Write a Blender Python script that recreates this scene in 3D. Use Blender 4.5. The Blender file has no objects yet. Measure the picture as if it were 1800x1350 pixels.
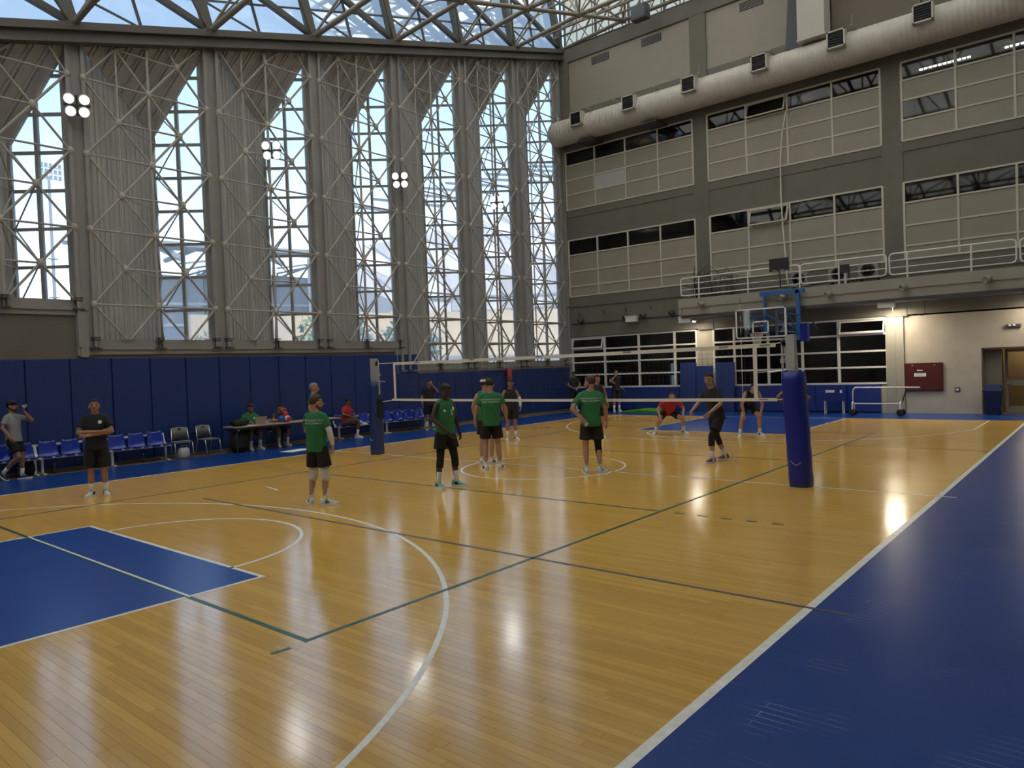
import bpy, math, random
from mathutils import Vector, Matrix, Quaternion
random.seed(7)
C = bpy.context.scene.collection
SC = bpy.context.scene
R = math.radians

# ---------------------------------------------------------------- camera, sky, exposure
CAM = (-12.3435, -9.5866, 2.1730)
yaw, pit, rol, FPX = 0.699129, -0.0225296, -0.0374141, 1263.96
fw = Vector((math.cos(yaw)*math.cos(pit), math.sin(yaw)*math.cos(pit), math.sin(pit)))
rt = fw.cross(Vector((0, 0, 1))).normalized(); up = rt.cross(fw)
rt, up = rt*math.cos(rol)+up*math.sin(rol), -rt*math.sin(rol)+up*math.cos(rol)
cd = bpy.data.cameras.new('camera'); cam = bpy.data.objects.new('camera', cd); C.objects.link(cam)
M = Matrix((rt, up, -fw)).transposed().to_4x4(); M.translation = Vector(CAM)
cam.matrix_world = M
cd.sensor_width = 36; cd.lens = 36*FPX/1800; cd.clip_start = .05; cd.clip_end = 600
SC.camera = cam
w = bpy.data.worlds.new('sky'); SC.world = w; w.use_nodes = True
nt = w.node_tree; nt.nodes.clear()
sky = nt.nodes.new('ShaderNodeTexSky'); sky.sky_type = 'NISHITA'; sky.sun_disc = False
sky.sun_elevation = R(48); sky.sun_rotation = R(200); sky.air_density = 1.0; sky.dust_density = 0.9; sky.ozone_density = 1.2
bg = nt.nodes.new('ShaderNodeBackground'); bg.inputs[1].default_value = 0.40
wo = nt.nodes.new('ShaderNodeOutputWorld')
nt.links.new(sky.outputs[0], bg.inputs[0]); nt.links.new(bg.outputs[0], wo.inputs[0])
sl = bpy.data.lights.new('sun', 'SUN'); sl.energy = 4.5; sl.angle = R(.6); sl.color = (1, .95, .86)
so = bpy.data.objects.new('sun', sl); C.objects.link(so)
so.rotation_euler = Vector((0.22, 0.62, -0.75)).to_track_quat('-Z', 'Y').to_euler()
vs = SC.view_settings
vs.view_transform = 'Standard'; vs.look = 'None'; vs.gamma = 1; vs.use_curve_mapping = False
vs.exposure = 0.55

# ---------------------------------------------------------------- helpers
class MB:
    def __init__(s): s.v = []; s.f = []; s.m = []; s.mi = 0
    def add(s, vs, fs):
        o = len(s.v); s.v += [tuple(x) for x in vs]; s.f += [tuple(i+o for i in q) for q in fs]; s.m += [s.mi]*len(fs)
        return s
    def box(s, x0, x1, y0, y1, z0, z1):
        vs = [(x0,y0,z0),(x1,y0,z0),(x1,y1,z0),(x0,y1,z0),(x0,y0,z1),(x1,y0,z1),(x1,y1,z1),(x0,y1,z1)]
        return s.add(vs, [(3,2,1,0),(4,5,6,7),(0,1,5,4),(1,2,6,5),(2,3,7,6),(3,0,4,7)])
    def hexa(s, b, t):
        return s.add(list(b)+list(t), [(3,2,1,0),(4,5,6,7),(0,1,5,4),(1,2,6,5),(2,3,7,6),(3,0,4,7)])
    def bar(s, p, q, w, h, upv=(0,0,1)):
        p = Vector(p); q = Vector(q); d = (q-p).normalized(); u = Vector(upv)
        if abs(d.dot(u)) > .99: u = Vector((1,0,0))
        a = d.cross(u).normalized()*w/2; b = a.cross(d).normalized()*h/2
        return s.hexa([p-a-b, p+a-b, p+a+b, p-a+b], [q-a-b, q+a-b, q+a+b, q-a+b])
    def rings(s, R_, cap=True):
        n = len(R_[0]); vs = [p for r in R_ for p in r]; fs = []
        for i in range(len(R_)-1):
            for j in range(n):
                k = (j+1) % n
                fs.append((i*n+j, i*n+k, (i+1)*n+k, (i+1)*n+j))
        if cap:
            fs.append(tuple(range(n-1, -1, -1))); fs.append(tuple((len(R_)-1)*n+j for j in range(n)))
        return s.add(vs, fs)
    def tube(s, p, q, r, n=8, r2=None):
        return s.path([p, q], [r, r if r2 is None else r2], n)
    def path(s, pts, r, n=8, closed=False):
        pts = [Vector(p) for p in pts]
        if not isinstance(r, (list, tuple)): r = [r]*len(pts)
        rs = []; d0 = None; a = None
        for i, p in enumerate(pts):
            if i == 0: d = pts[1]-p
            elif i == len(pts)-1: d = p-pts[i-1]
            else: d = (pts[i+1]-p).normalized()+(p-pts[i-1]).normalized()
            d.normalize()
            if a is None:
                u = Vector((0,0,1)) if abs(d.z) < .95 else Vector((1,0,0))
                a = d.cross(u).normalized()
            else:
                a = (a-d*a.dot(d)).normalized()
            b = d.cross(a)
            rs.append([p+(a*math.cos(2*math.pi*j/n)+b*math.sin(2*math.pi*j/n))*r[i] for j in range(n)])
        return s.rings(rs)
    def lathe(s, prof, c=(0,0,0), ax=(0,0,1), n=16):
        c = Vector(c); ax = Vector(ax).normalized(); u = Vector((1,0,0)) if abs(ax.x) < .9 else Vector((0,1,0))
        a = (u-ax*u.dot(ax)).normalized(); b = ax.cross(a)
        return s.rings([[c+ax*h+(a*math.cos(2*math.pi*j/n)+b*math.sin(2*math.pi*j/n))*max(r, 1e-4) for j in range(n)] for r, h in prof])
    def ell(s, c, rad, rot=None, nu=12, nv=8):
        c = Vector(c); rs = []
        for i in range(nv+1):
            th = math.pi*(i/nv-.5); z = math.sin(th); q = max(math.cos(th), .02)
            row = []
            for j in range(nu):
                p = Vector((q*math.cos(2*math.pi*j/nu)*rad[0], q*math.sin(2*math.pi*j/nu)*rad[1], z*rad[2]))
                if rot: p = rot @ p
                row.append(c+p)
            rs.append(row)
        return s.rings(rs)
    def prism(s, poly, z0, z1):
        n = len(poly)
        vs = [(x, y, z0) for x, y in poly]+[(x, y, z1) for x, y in poly]
        fs = [tuple(range(n-1, -1, -1)), tuple(range(n, 2*n))]+[(i, (i+1) % n, n+(i+1) % n, n+i) for i in range(n)]
        return s.add(vs, fs)
    def mesh(s, name, mats, smooth=False):
        me = bpy.data.meshes.new(name); me.from_pydata(s.v, [], s.f)
        if not isinstance(mats, (list, tuple)): mats = [mats]
        for m in mats: me.materials.append(m)
        if len(mats) > 1: me.polygons.foreach_set('material_index', s.m)
        if smooth: me.polygons.foreach_set('use_smooth', [True]*len(me.polygons))
        me.update(); return me
    def build(s, name, mats, parent=None, label=None, cat=None, group=None, kind=None, smooth=False):
        o = bpy.data.objects.new(name, s.mesh(name, mats, smooth)); C.objects.link(o)
        if parent: o.parent = parent
        return tag(o, label, cat, group, kind)
def tag(o, label=None, cat=None, group=None, kind=None):
    if label: o['label'] = label
    if cat: o['category'] = cat
    if group: o['group'] = group
    if kind: o['kind'] = kind
    return o
def empty(name, loc=(0,0,0), rz=0, label=None, cat=None, group=None, kind=None):
    o = bpy.data.objects.new(name, None); C.objects.link(o); o.location = loc; o.rotation_euler = (0,0,rz)
    o.empty_display_size = .1
    return tag(o, label, cat, group, kind)
def inst(name, me, parent=None, loc=None, mw=None):
    o = bpy.data.objects.new(name, me); C.objects.link(o)
    if parent: o.parent = parent
    if mw is not None: o.matrix_basis = mw
    if loc is not None: o.location = loc
    return o
def copy_tree(o, parent=None):
    c = o.copy(); C.objects.link(c)
    if parent: c.parent = parent
    for ch in list(o.children): copy_tree(ch, c)
    return c
_ST = {}
def strut(parent, p, q, r, m, name='strut'):
    p = Vector(p); q = Vector(q)
    if m.name not in _ST: _ST[m.name] = MB().tube((0,0,0), (0,0,1), 1, 8).mesh('strut', m, True)
    d = q-p
    rot = d.to_track_quat('Z', 'Y').to_matrix().to_4x4()
    return inst(name, _ST[m.name], parent, mw=Matrix.Translation(p) @ rot @ Matrix.Diagonal((r, r, d.length, 1)))

# ---------------------------------------------------------------- materials
def mat(name, col, rough=.5, metal=0, var=.0, scale=8, bump=0, coat=0, spec=.5, stretch=None, bscale=None):
    m = bpy.data.materials.new(name); m.use_nodes = True; t = m.node_tree; b = t.nodes['Principled BSDF']
    b.inputs['Base Color'].default_value = (*col, 1); b.inputs['Roughness'].default_value = rough
    b.inputs['Metallic'].default_value = metal; b.inputs['Coat Weight'].default_value = coat
    b.inputs['Specular IOR Level'].default_value = spec
    if var or bump:
        tc = t.nodes.new('ShaderNodeTexCoord'); src = tc.outputs['Object']
        if stretch:
            mp = t.nodes.new('ShaderNodeMapping'); mp.inputs['Scale'].default_value = stretch
            t.links.new(src, mp.inputs[0]); src = mp.outputs[0]
        n = t.nodes.new('ShaderNodeTexNoise'); n.inputs['Scale'].default_value = scale; n.inputs['Detail'].default_value = 5
        t.links.new(src, n.inputs['Vector'])
        if var:
            r = t.nodes.new('ShaderNodeMapRange'); r.inputs[1].default_value = .25; r.inputs[2].default_value = .75
            r.inputs[3].default_value = 1-var; r.inputs[4].default_value = 1+var*.6
            t.links.new(n.outputs[0], r.inputs[0])
            x = t.nodes.new('ShaderNodeMix'); x.data_type = 'RGBA'; x.blend_type = 'MULTIPLY'; x.inputs[0].default_value = 1
            x.inputs[6].default_value = (*col, 1)
            t.links.new(r.outputs[0], x.inputs[7]); t.links.new(x.outputs[2], b.inputs['Base Color'])
        if bump:
            n2 = n
            if bscale:
                n2 = t.nodes.new('ShaderNodeTexNoise'); n2.inputs['Scale'].default_value = bscale; n2.inputs['Detail'].default_value = 3
                t.links.new(src, n2.inputs['Vector'])
            bp = t.nodes.new('ShaderNodeBump'); bp.inputs['Strength'].default_value = bump; bp.inputs['Distance'].default_value = .01
            t.links.new(n2.outputs[0], bp.inputs['Height']); t.links.new(bp.outputs[0], b.inputs['Normal'])
    return m
def emit(name, col, st):
    m = bpy.data.materials.new(name); m.use_nodes = True; b = m.node_tree.nodes['Principled BSDF']
    b.inputs['Base Color'].default_value = (*col, 1); b.inputs['Emission Color'].default_value = (*col, 1)
    b.inputs['Emission Strength'].default_value = st
    return m
def glass(name, tint, veil=.0, veilcol=(.8,.85,.9), gloss=.08, rough=.03, dirt=0):
    """thin pane: clear transmission, a dusty scattering veil and a weak fresnel reflection"""
    m = bpy.data.materials.new(name); m.use_nodes = True; t = m.node_tree; t.nodes.clear()
    o = t.nodes.new('ShaderNodeOutputMaterial'); tr = t.nodes.new('ShaderNodeBsdfTransparent'); tr.inputs[0].default_value = (*tint, 1)
    cur = tr.outputs[0]
    if veil:
        d = t.nodes.new('ShaderNodeBsdfTranslucent'); d.inputs[0].default_value = (*veilcol, 1)
        x = t.nodes.new('ShaderNodeMixShader'); x.inputs[0].default_value = veil
        if dirt:
            tc = t.nodes.new('ShaderNodeTexCoord'); n = t.nodes.new('ShaderNodeTexNoise'); n.inputs['Scale'].default_value = 1.3; n.inputs['Detail'].default_value = 6
            mp = t.nodes.new('ShaderNodeMapping'); mp.inputs['Scale'].default_value = (1.6, 1.6, .5)
            t.links.new(tc.outputs['Object'], mp.inputs[0]); t.links.new(mp.outputs[0], n.inputs['Vector'])
            r = t.nodes.new('ShaderNodeMapRange'); r.inputs[1].default_value = .3; r.inputs[2].default_value = .7
            r.inputs[3].default_value = max(veil-dirt, 0); r.inputs[4].default_value = veil+dirt
            t.links.new(n.outputs[0], r.inputs[0]); t.links.new(r.outputs[0], x.inputs[0])
        t.links.new(cur, x.inputs[1]); t.links.new(d.outputs[0], x.inputs[2]); cur = x.outputs[0]
    if gloss:
        g = t.nodes.new('ShaderNodeBsdfGlossy'); g.inputs['Roughness'].default_value = rough
        lw = t.nodes.new('ShaderNodeFresnel'); lw.inputs[0].default_value = 1.45
        mm = t.nodes.new('ShaderNodeMath'); mm.operation = 'MULTIPLY'; mm.inputs[1].default_value = gloss/.04
        mm.use_clamp = True
        t.links.new(lw.outputs[0], mm.inputs[0])
        x = t.nodes.new('ShaderNodeMixShader'); t.links.new(mm.outputs[0], x.inputs[0])
        t.links.new(cur, x.inputs[1]); t.links.new(g.outputs[0], x.inputs[2]); cur = x.outputs[0]
    t.links.new(cur, o.inputs[0])
    return m
def wood(name, island):
    m = mat(name, (.42, .21, .055), .35, spec=.0)
    pb = m.node_tree.nodes['Principled BSDF']; pb.inputs['Coat Weight'].default_value = .88; pb.inputs['Coat Roughness'].default_value = .13; pb.inputs['Coat IOR'].default_value = 2.7
    t = m.node_tree; b = t.nodes['Principled BSDF']
    if island: rn = t.nodes.new('ShaderNodeNewGeometry').outputs['Random Per Island']
    else: rn = t.nodes.new('ShaderNodeObjectInfo').outputs['Random']
    tc = t.nodes.new('ShaderNodeNewGeometry')
    mp = t.nodes.new('ShaderNodeMapping'); mp.inputs['Scale'].default_value = (9, .8, 1)
    t.links.new(tc.outputs['Position'], mp.inputs[0])
    n = t.nodes.new('ShaderNodeTexNoise'); n.inputs['Scale'].default_value = 2.0; n.inputs['Detail'].default_value = (1 if island else 4); n.inputs['Distortion'].default_value = .3
    t.links.new(mp.outputs[0], n.inputs['Vector'])
    r1 = t.nodes.new('ShaderNodeValToRGB'); e = r1.color_ramp.elements
    e[0].color = (.64, .365, .066, 1) if island else (.61, .345, .060, 1); e[1].color = (.71, .415, .080, 1) if island else (.75, .44, .086, 1)
    t.links.new(rn, r1.inputs[0])
    mr = t.nodes.new('ShaderNodeMapRange'); mr.inputs[1].default_value = .3; mr.inputs[2].default_value = .7; mr.inputs[3].default_value = (1 if island else .92); mr.inputs[4].default_value = (1 if island else 1.05)
    t.links.new(n.outputs[0], mr.inputs[0])
    x = t.nodes.new('ShaderNodeMix'); x.data_type = 'RGBA'; x.blend_type = 'MULTIPLY'; x.inputs[0].default_value = 1
    t.links.new(r1.outputs[0], x.inputs[6]); t.links.new(mr.outputs[0], x.inputs[7]); t.links.new(x.outputs[2], b.inputs['Base Color'])
    # varnish: gentle cupping of each board and worn, uneven gloss
    n2 = t.nodes.new('ShaderNodeTexNoise'); n2.inputs['Scale'].default_value = 1.1; n2.inputs['Detail'].default_value = 4
    t.links.new(tc.outputs['Position'], n2.inputs['Vector'])
    m2 = t.nodes.new('ShaderNodeMapRange'); m2.inputs[1].default_value = .3; m2.inputs[2].default_value = .7; m2.inputs[3].default_value = .11; m2.inputs[4].default_value = .18
    t.links.new(n2.outputs[0], m2.inputs[0]); t.links.new(m2.outputs[0], b.inputs['Coat Roughness'])
    mp3 = t.nodes.new('ShaderNodeMapping'); mp3.inputs['Scale'].default_value = (5, 1.5, 1); t.links.new(tc.outputs['Position'], mp3.inputs[0])
    n3 = t.nodes.new('ShaderNodeTexNoise'); n3.inputs['Scale'].default_value = 1; n3.inputs['Detail'].default_value = 2; t.links.new(mp3.outputs[0], n3.inputs['Vector'])
    bp = t.nodes.new('ShaderNodeBump'); bp.inputs['Strength'].default_value = (.0 if island else .05); bp.inputs['Distance'].default_value = .004
    t.links.new(n3.outputs[0], bp.inputs['Height']); t.links.new(bp.outputs[0], b.inputs['Normal'])
    return m
def bluefloor():
    m = mat('blue_floor_paint', (.012, .045, .19), .3, spec=.25)
    m.node_tree.nodes['Principled BSDF'].inputs['Coat Weight'].default_value = .10; m.node_tree.nodes['Principled BSDF'].inputs['Coat Roughness'].default_value = .28
    t = m.node_tree; b = t.nodes['Principled BSDF']; g = t.nodes.new('ShaderNodeNewGeometry')
    mp = t.nodes.new('ShaderNodeMapping'); mp.inputs['Rotation'].default_value = (0, 0, R(90)); t.links.new(g.outputs['Position'], mp.inputs[0])
    bk = t.nodes.new('ShaderNodeTexBrick'); bk.inputs['Scale'].default_value = 1; bk.inputs['Mortar Size'].default_value = .0025
    bk.inputs['Brick Width'].default_value = 1.4; bk.inputs['Row Height'].default_value = .07; bk.offset = .37
    bk.inputs[1].default_value = (.010, .036, .150, 1); bk.inputs[2].default_value = (.0135, .050, .205, 1); bk.inputs[3].default_value = (.30, .28, .26, 1)
    t.links.new(mp.outputs[0], bk.inputs[0])
    n = t.nodes.new('ShaderNodeTexNoise'); n.inputs['Scale'].default_value = 1.7; n.inputs['Detail'].default_value = 8; t.links.new(g.outputs['Position'], n.inputs['Vector'])
    mr = t.nodes.new('ShaderNodeMapRange'); mr.inputs[1].default_value = .56; mr.inputs[2].default_value = .66; t.links.new(n.outputs[0], mr.inputs[0])
    nb = t.nodes.new('ShaderNodeTexNoise'); nb.inputs['Scale'].default_value = .5; nb.inputs['Detail'].default_value = 4; t.links.new(g.outputs['Position'], nb.inputs['Vector'])
    cr = t.nodes.new('ShaderNodeValToRGB'); cr.color_ramp.elements[0].color = (.003, .038, .20, 1); cr.color_ramp.elements[1].color = (.004, .050, .255, 1); cr.color_ramp.elements[0].position = .3; cr.color_ramp.elements[1].position = .7
    t.links.new(nb.outputs[0], cr.inputs[0])
    mm = t.nodes.new('ShaderNodeMath'); mm.operation = 'MULTIPLY'; t.links.new(bk.outputs['Fac'], mm.inputs[0]); t.links.new(mr.outputs[0], mm.inputs[1])
    x = t.nodes.new('ShaderNodeMix'); x.data_type = 'RGBA'; x.inputs[7].default_value = (.28, .29, .30, 1)
    t.links.new(mm.outputs[0], x.inputs[0]); t.links.new(cr.outputs[0], x.inputs[6])
    t.links.new(x.outputs[2], b.inputs['Base Color'])
    return m
Mt = {}
def mk(k, *a, **kw): Mt[k] = mat(k, *a, **kw)
mk('beige_panel', (.285, .255, .20), .55, var=.06, scale=2)
mk('beige_panel_new', (.40, .395, .38), .5)
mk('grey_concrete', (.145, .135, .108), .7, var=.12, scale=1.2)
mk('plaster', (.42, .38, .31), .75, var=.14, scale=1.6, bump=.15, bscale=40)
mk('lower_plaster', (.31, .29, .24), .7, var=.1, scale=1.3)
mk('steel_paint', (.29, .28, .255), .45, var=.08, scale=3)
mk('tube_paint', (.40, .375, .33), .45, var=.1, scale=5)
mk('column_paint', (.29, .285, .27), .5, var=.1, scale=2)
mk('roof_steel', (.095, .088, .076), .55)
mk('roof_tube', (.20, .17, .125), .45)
mk('dark_steel', (.05, .05, .055), .5)
mk('cladding', (.52, .52, .50), .5, var=.16, scale=2.2, stretch=(1,1,.25))
mk('soffit', (.44, .43, .41), .55, var=.12, scale=2)
mk('blue_pad', (.012, .034, .155), .42, var=.10, scale=1.5, bump=.12, bscale=3)
mk('beige_frame', (.52, .485, .39), .5); mk('far_pad', (.010, .030, .20), .42, var=.12, scale=1.5, bump=.12, bscale=3); mk('brown_panel', (.13, .105, .08), .6)
mk('post_pad', (.004, .012, .23), .35, var=.1, scale=3, bump=.6, bscale=9)
mk('bare_floor', (.16, .115, .075), .5, var=.2, scale=3)
mk('white_paint', (.72, .70, .66), .35, var=.05, scale=20)
mk('line_white', (.84, .82, .74), .29, var=.16, scale=14)
mk('line_green', (.018, .105, .068), .29, var=.2, scale=10)
mk('line_dark', (.10, .09, .10), .3, var=.3, scale=12)
mk('key_blue', (.008, .062, .30), .28, var=.08, scale=1.2)
mk('far_key_blue', (.012, .060, .29), .28)
mk('duct', (.50, .465, .40), .5, var=.08, scale=3)
mk('duct_white', (.48, .45, .39), .5)
mk('dark_duct', (.055, .065, .075), .5)
mk('black', (.012, .012, .013), .5)
mk('rubber', (.02, .02, .021), .7)
mk('grille', (.01, .01, .012), .6)
mk('ac_grey', (.25, .255, .25), .5)
mk('hoop_blue', (.02, .12, .36), .4)
mk('hoop_red', (.45, .03, .012), .35)
mk('net_white', (.75, .72, .64), .8)
mk('net_cord', (.045, .045, .042), .8)
mk('band', (.74, .69, .60), .7)
mk('chrome', (.65, .65, .64), .25, metal=.9)
mk('alu', (.60, .60, .58), .35, metal=.6)
mk('fire_red', (.065, .003, .004), .45)
mk('bin_blue', (.004, .014, .075), .4)
mk('seat_blue', (.010, .035, .34), .16, coat=.4)
mk('chair_grey', (.16, .155, .14), .6)
mk('table_top', (.42, .33, .24), .45)
mk('laptop', (.42, .33, .26), .4)
mk('paper', (.8, .82, .84), .6)
mk('room_dark', (.15, .147, .14), .8)
mk('room_wall', (.22, .21, .19), .8)
mk('cable', (.62, .58, .50), .5)
mk('brown', (.16, .075, .04), .5)
mk('door_tan', (.36, .27, .16), .5)
mk('red_pad', (.33, .02, .02), .4)
mk('green_mat', (.06, .26, .015), .5)
mk('bag_black', (.008, .008, .01), .7)
mk('plastic_bag', (.55, .55, .55), .4)
Mt['wood_i'] = wood('court_plank', True); Mt['wood_o'] = wood('court_plank_single', False)
Mt['blue_floor'] = bluefloor()
Mt['win_glass'] = glass('dusty_window_glass', (.96, .96, .95), veil=.22, veilcol=(.96, .97, .97), gloss=.03, dirt=.08)
Mt['roof_glass'] = glass('roof_panel', (.1, .1, .1), veil=1.0, veilcol=(.77, .74, .66), gloss=0)
Mt['clere_glass'] = glass('clerestory_panel', (.5, .56, .62), veil=.88, veilcol=(.84, .88, .90), gloss=.02, dirt=.03)
Mt['dark_glass'] = glass('office_glass', (.42, .44, .45), gloss=.045)
Mt['board_glass'] = glass('backboard_glass', (.86, .9, .9), gloss=.04)
Mt['bottle'] = glass('bottle_plastic', (.8, .84, .86), veil=.12, veilcol=(.7, .75, .8), gloss=.09)
Mt['lamp'] = emit('floodlight_lens', (.93, .97, 1), 6)
Mt['tube_light'] = emit('fluorescent_tube', (1, .93, .80), 30)
Mt['office_light'] = emit('office_strip_light', (1, .97, .9), 7)
# ---------------------------------------------------------------- floor
XF, XB, YL, YR = 16.7, -18.0, 10.95, -13.5       # far wall, wall behind the camera, padded wall, wall to the right
floor = MB().box(XB-.3, XF+6, YR-.3, 13.2, -.4, -.008).build('floor', Mt['bare_floor'], kind='structure')
b = MB()
for x0, x1, y0, y1 in ((XB, XF, YR, -7.5), (XB, XF, 7.5, 10.15), (14, XF, -7.5, 7.5), (XB, -14, -7.5, 7.5)):
    b.box(x0, x1, y0, y1, -.008, .0)
b.build('painted_border', Mt['blue_floor'], floor)
# wooden boards, laid across the court; the nearest in view are single objects
PW = .07; planks = []
for i in range(int(28/PW)):
    x = -14+i*PW; y = -7.5-random.random()*1.2
    while y < 7.5:
        L = random.uniform(.9, 2.0); a, c = max(y, -7.5), min(y+L, 7.5); y += L
        if c-a > .05: planks.append((x, a, c))
def inview(x, y):
    d = Vector((x, y, 0))-Vector(CAM); z = d.dot(fw)
    if z < .5: return None
    u = 900+FPX*d.dot(rt)/z; v = 675-FPX*d.dot(up)/z
    return z if -20 < u < 1820 and v < 1370 else None
sc = []
for k, (x, a, c) in enumerate(planks):
    if x > -4: continue
    zs = [inview(x+.035, a+(c-a)*t) for t in (.1, .3, .5, .7, .9)]; zs = [z for z in zs if z]
    if zs: sc.append((len(zs)*(c-a)/min(zs)**3, k))
sc.sort(reverse=True); single = set(k for _, k in sc[:300])
b = MB(); unit = {}
for k, (x, a, c) in enumerate(planks):
    L = c-a
    if k in single:
        me = unit.get('u') or unit.setdefault('u', MB().box(.0007, PW-.0007, 0, 1, -.007, 0).mesh('plank', Mt['wood_o']))
        inst('plank', me, floor, mw=Matrix.Translation((x, a+.0008, 0)) @ Matrix.Diagonal((1, L-.0016, 1, 1)))
    else: b.box(x+.0001, x+PW-.0001, a+.0001, c-.0001, -.007, 0)
b.build('planks', Mt['wood_i'], floor, kind='stuff')
# painted markings
Z0, Z1 = .0002, .0012
def line(x0, x1, y0, y1, m, z=0, name='court_line'): MB().box(x0, x1, y0, y1, Z0, Z1+z).build(name, Mt[m], floor)
def arc(cx, cy, r, a0, a1, m, w=.05, n=48):
    rs = []
    for i in range(n+1):
        a = R(a0+(a1-a0)*i/n); ca, sa = math.cos(a), math.sin(a)
        rs.append([(cx+ca*(r-w), cy+sa*(r-w), Z0), (cx+ca*r, cy+sa*r, Z0), (cx+ca*r, cy+sa*r, Z1), (cx+ca*(r-w), cy+sa*(r-w), Z1)])
    MB().rings(rs).build('court_line', Mt[m], floor)
for s in (-1, 1):
    x0, x1 = sorted((s*14, s*8.2))
    MB().box(x0, x1, -2.45, 2.45, .0001, .0006).build('painted_key', Mt['key_blue' if s < 0 else 'far_key_blue'], floor)
    for y in (-2.45, 2.40): line(x0, x1, y, y+.05, 'line_white')
    line(*sorted((s*8.2, s*8.15)), -2.45, 2.45, 'line_white')
    arc(s*8.2, 0, 1.8, 90 if s > 0 else -90, 270 if s > 0 else 90, 'line_white')
    bx = s*12.425; am = math.degrees(math.asin(6.6/6.75))
    arc(bx, 0, 6.75, (-am if s < 0 else 180-am), (am if s < 0 else 180+am), 'line_white', n=90)
    xx = bx-s*math.sqrt(6.75**2-6.6**2)
    for y in (-6.6, 6.55): line(*sorted((s*14, xx)), y, y+.05, 'line_white')
    line(*sorted((s*14, s*14.05)), -7.55, 7.55, 'line_white')
    line(s*9-.025, s*9+.025, -4.5, 4.5, 'line_green', .0003)
    line(s*3-.025, s*3+.025, -4.5, 4.5, 'line_green', .0003)
    for y0 in (-4.5, 4.5):
        for k in range(5):
            y = y0+math.copysign(.2+.35*k, y0); line(s*3-.025, s*3+.025, *sorted((y, y+math.copysign(.15, y0))), 'line_green', .0003, 'line_dash')
for y in (-7.55, 7.5): line(-14, 14, y-.012, y+.062, 'line_white')
for y in (-4.5, 4.45): line(-9, 9, y, y+.05, 'line_green', .0004)
line(-.02, .02, -7.75, 7.6, 'line_white'); line(.025, .06, -4.5, 4.5, 'line_dark', .0003)
arc(0, 0, 1.8, 0, 360, 'line_white')
line(-6.03, -5.98, -7.85, 3.2, 'line_dark', .0004); line(6.0, 6.04, -7.6, 4.5, 'line_dark', .0004)
line(-9.0, -8.97, -2.45, 2.45, 'line_white', .0006)
MB().bar((-4.63, 3.38, .0008), (-4.78, 2.7, .0008), .04, .001).build('tape_mark', Mt['line_white'], floor)
MB().bar((-9.33, -4.48, .0008), (-9.17, -4.5, .0008), .045, .001).build('tape_mark', Mt['line_green'], floor)
# ---------------------------------------------------------------- plain walls out of view
MB().box(XB-.3, XF+.4, YR-.3, YR, 0, 21.5).build('wall_right', Mt['plaster'], kind='structure')
MB().box(XB-.3, XB, YR, 12.6, 0, 18).build('wall_near', Mt['plaster'], kind='structure')
# ---------------------------------------------------------------- glazed wall on the left
COL = [-12.29, -8.67, -5.05, -1.35, 2.31, 5.90, 9.56, 13.02, 16.42]
CW = .46
Bz = lambda x: 11.4+.28*(x+5.15)                  # top of the edge beam, rising with the roof
def sill(i):                                        # bottom of the glazing of bay i
    return 4.35 if i < 2 else (3.33 if i < 5 else 2.45)
wl = MB().box(XB, XF+.2, 11.08, 12.7, 0, 2.0).build('wall_left', Mt['lower_plaster'], kind='structure')
for x in range(-18, 17):                            # padding, one metre wide each
    hi = 2.83 if x+.5 < 5.6 else 2.1
    x0, x1 = max(x+.5, XB), x+1.5
    if x0 >= 5.5 and x0 < 5.6: pass
    x1 = min(x1, 16.5)
    b = MB(); e = .02
    b.hexa([(x0+.004, 11.06, .05), (x1-.004, 11.06, .05), (x1-.004, 11.06, hi), (x0+.004, 11.06, hi)],
           [(x0+.004, 10.975, .05), (x1-.004, 10.975, .05), (x1-.004, 10.975, hi), (x0+.004, 10.975, hi)])
    b.hexa([(x0+.004, 10.975, .05), (x1-.004, 10.975, .05), (x1-.004, 10.975, hi), (x0+.004, 10.975, hi)],
           [(x0+e, 10.945, .05+e), (x1-e, 10.945, .05+e), (x1-e, 10.945, hi-e), (x0+e, 10.945, hi-e)])
    b.build('wall_pad', Mt['blue_pad'], wl)
MB().box(XB, 5.55, 10.925, 10.96, .62, .66).build('pad_rail', Mt['blue_pad'], wl)
MB().box(XB, 16.5, 10.86, 11.1, 0, .06).build('baseboard_left', Mt['bare_floor'], kind='structure')
# concrete upstand under the windows, stepped
for (x0, x1, z) in ((XB, -5.0, 4.35), (-5.0, 5.66, 3.33), (5.66, 16.6, 2.45)):
    MB().box(x0, x1, 11.02, 12.7, 1.9, z-.38).build('upstand', Mt['grey_concrete'], wl)
    b = MB().box(x0, x1, 10.97, 12.65, z-.4, z-.27)
    b.box(x0, x1, 10.93, 12.65, z-.27, z-.22)
    b.box(x0, x1, 11.0, 12.65, z-.22, z)
    b.build('sill', Mt['steel_paint'], wl)
b = MB().box(-5.3, -5.02, 10.93, 11.03, 2.9, 4.0).box(-5.24, -5.06, 10.90, 10.95, 2.86, 4.05)
b.build('upstand_edge', Mt['steel_paint'], wl)
MB().box(5.42, 5.66, 10.95, 11.05, 2.1, 3.1).build('upstand_edge', Mt['steel_paint'], wl)
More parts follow.
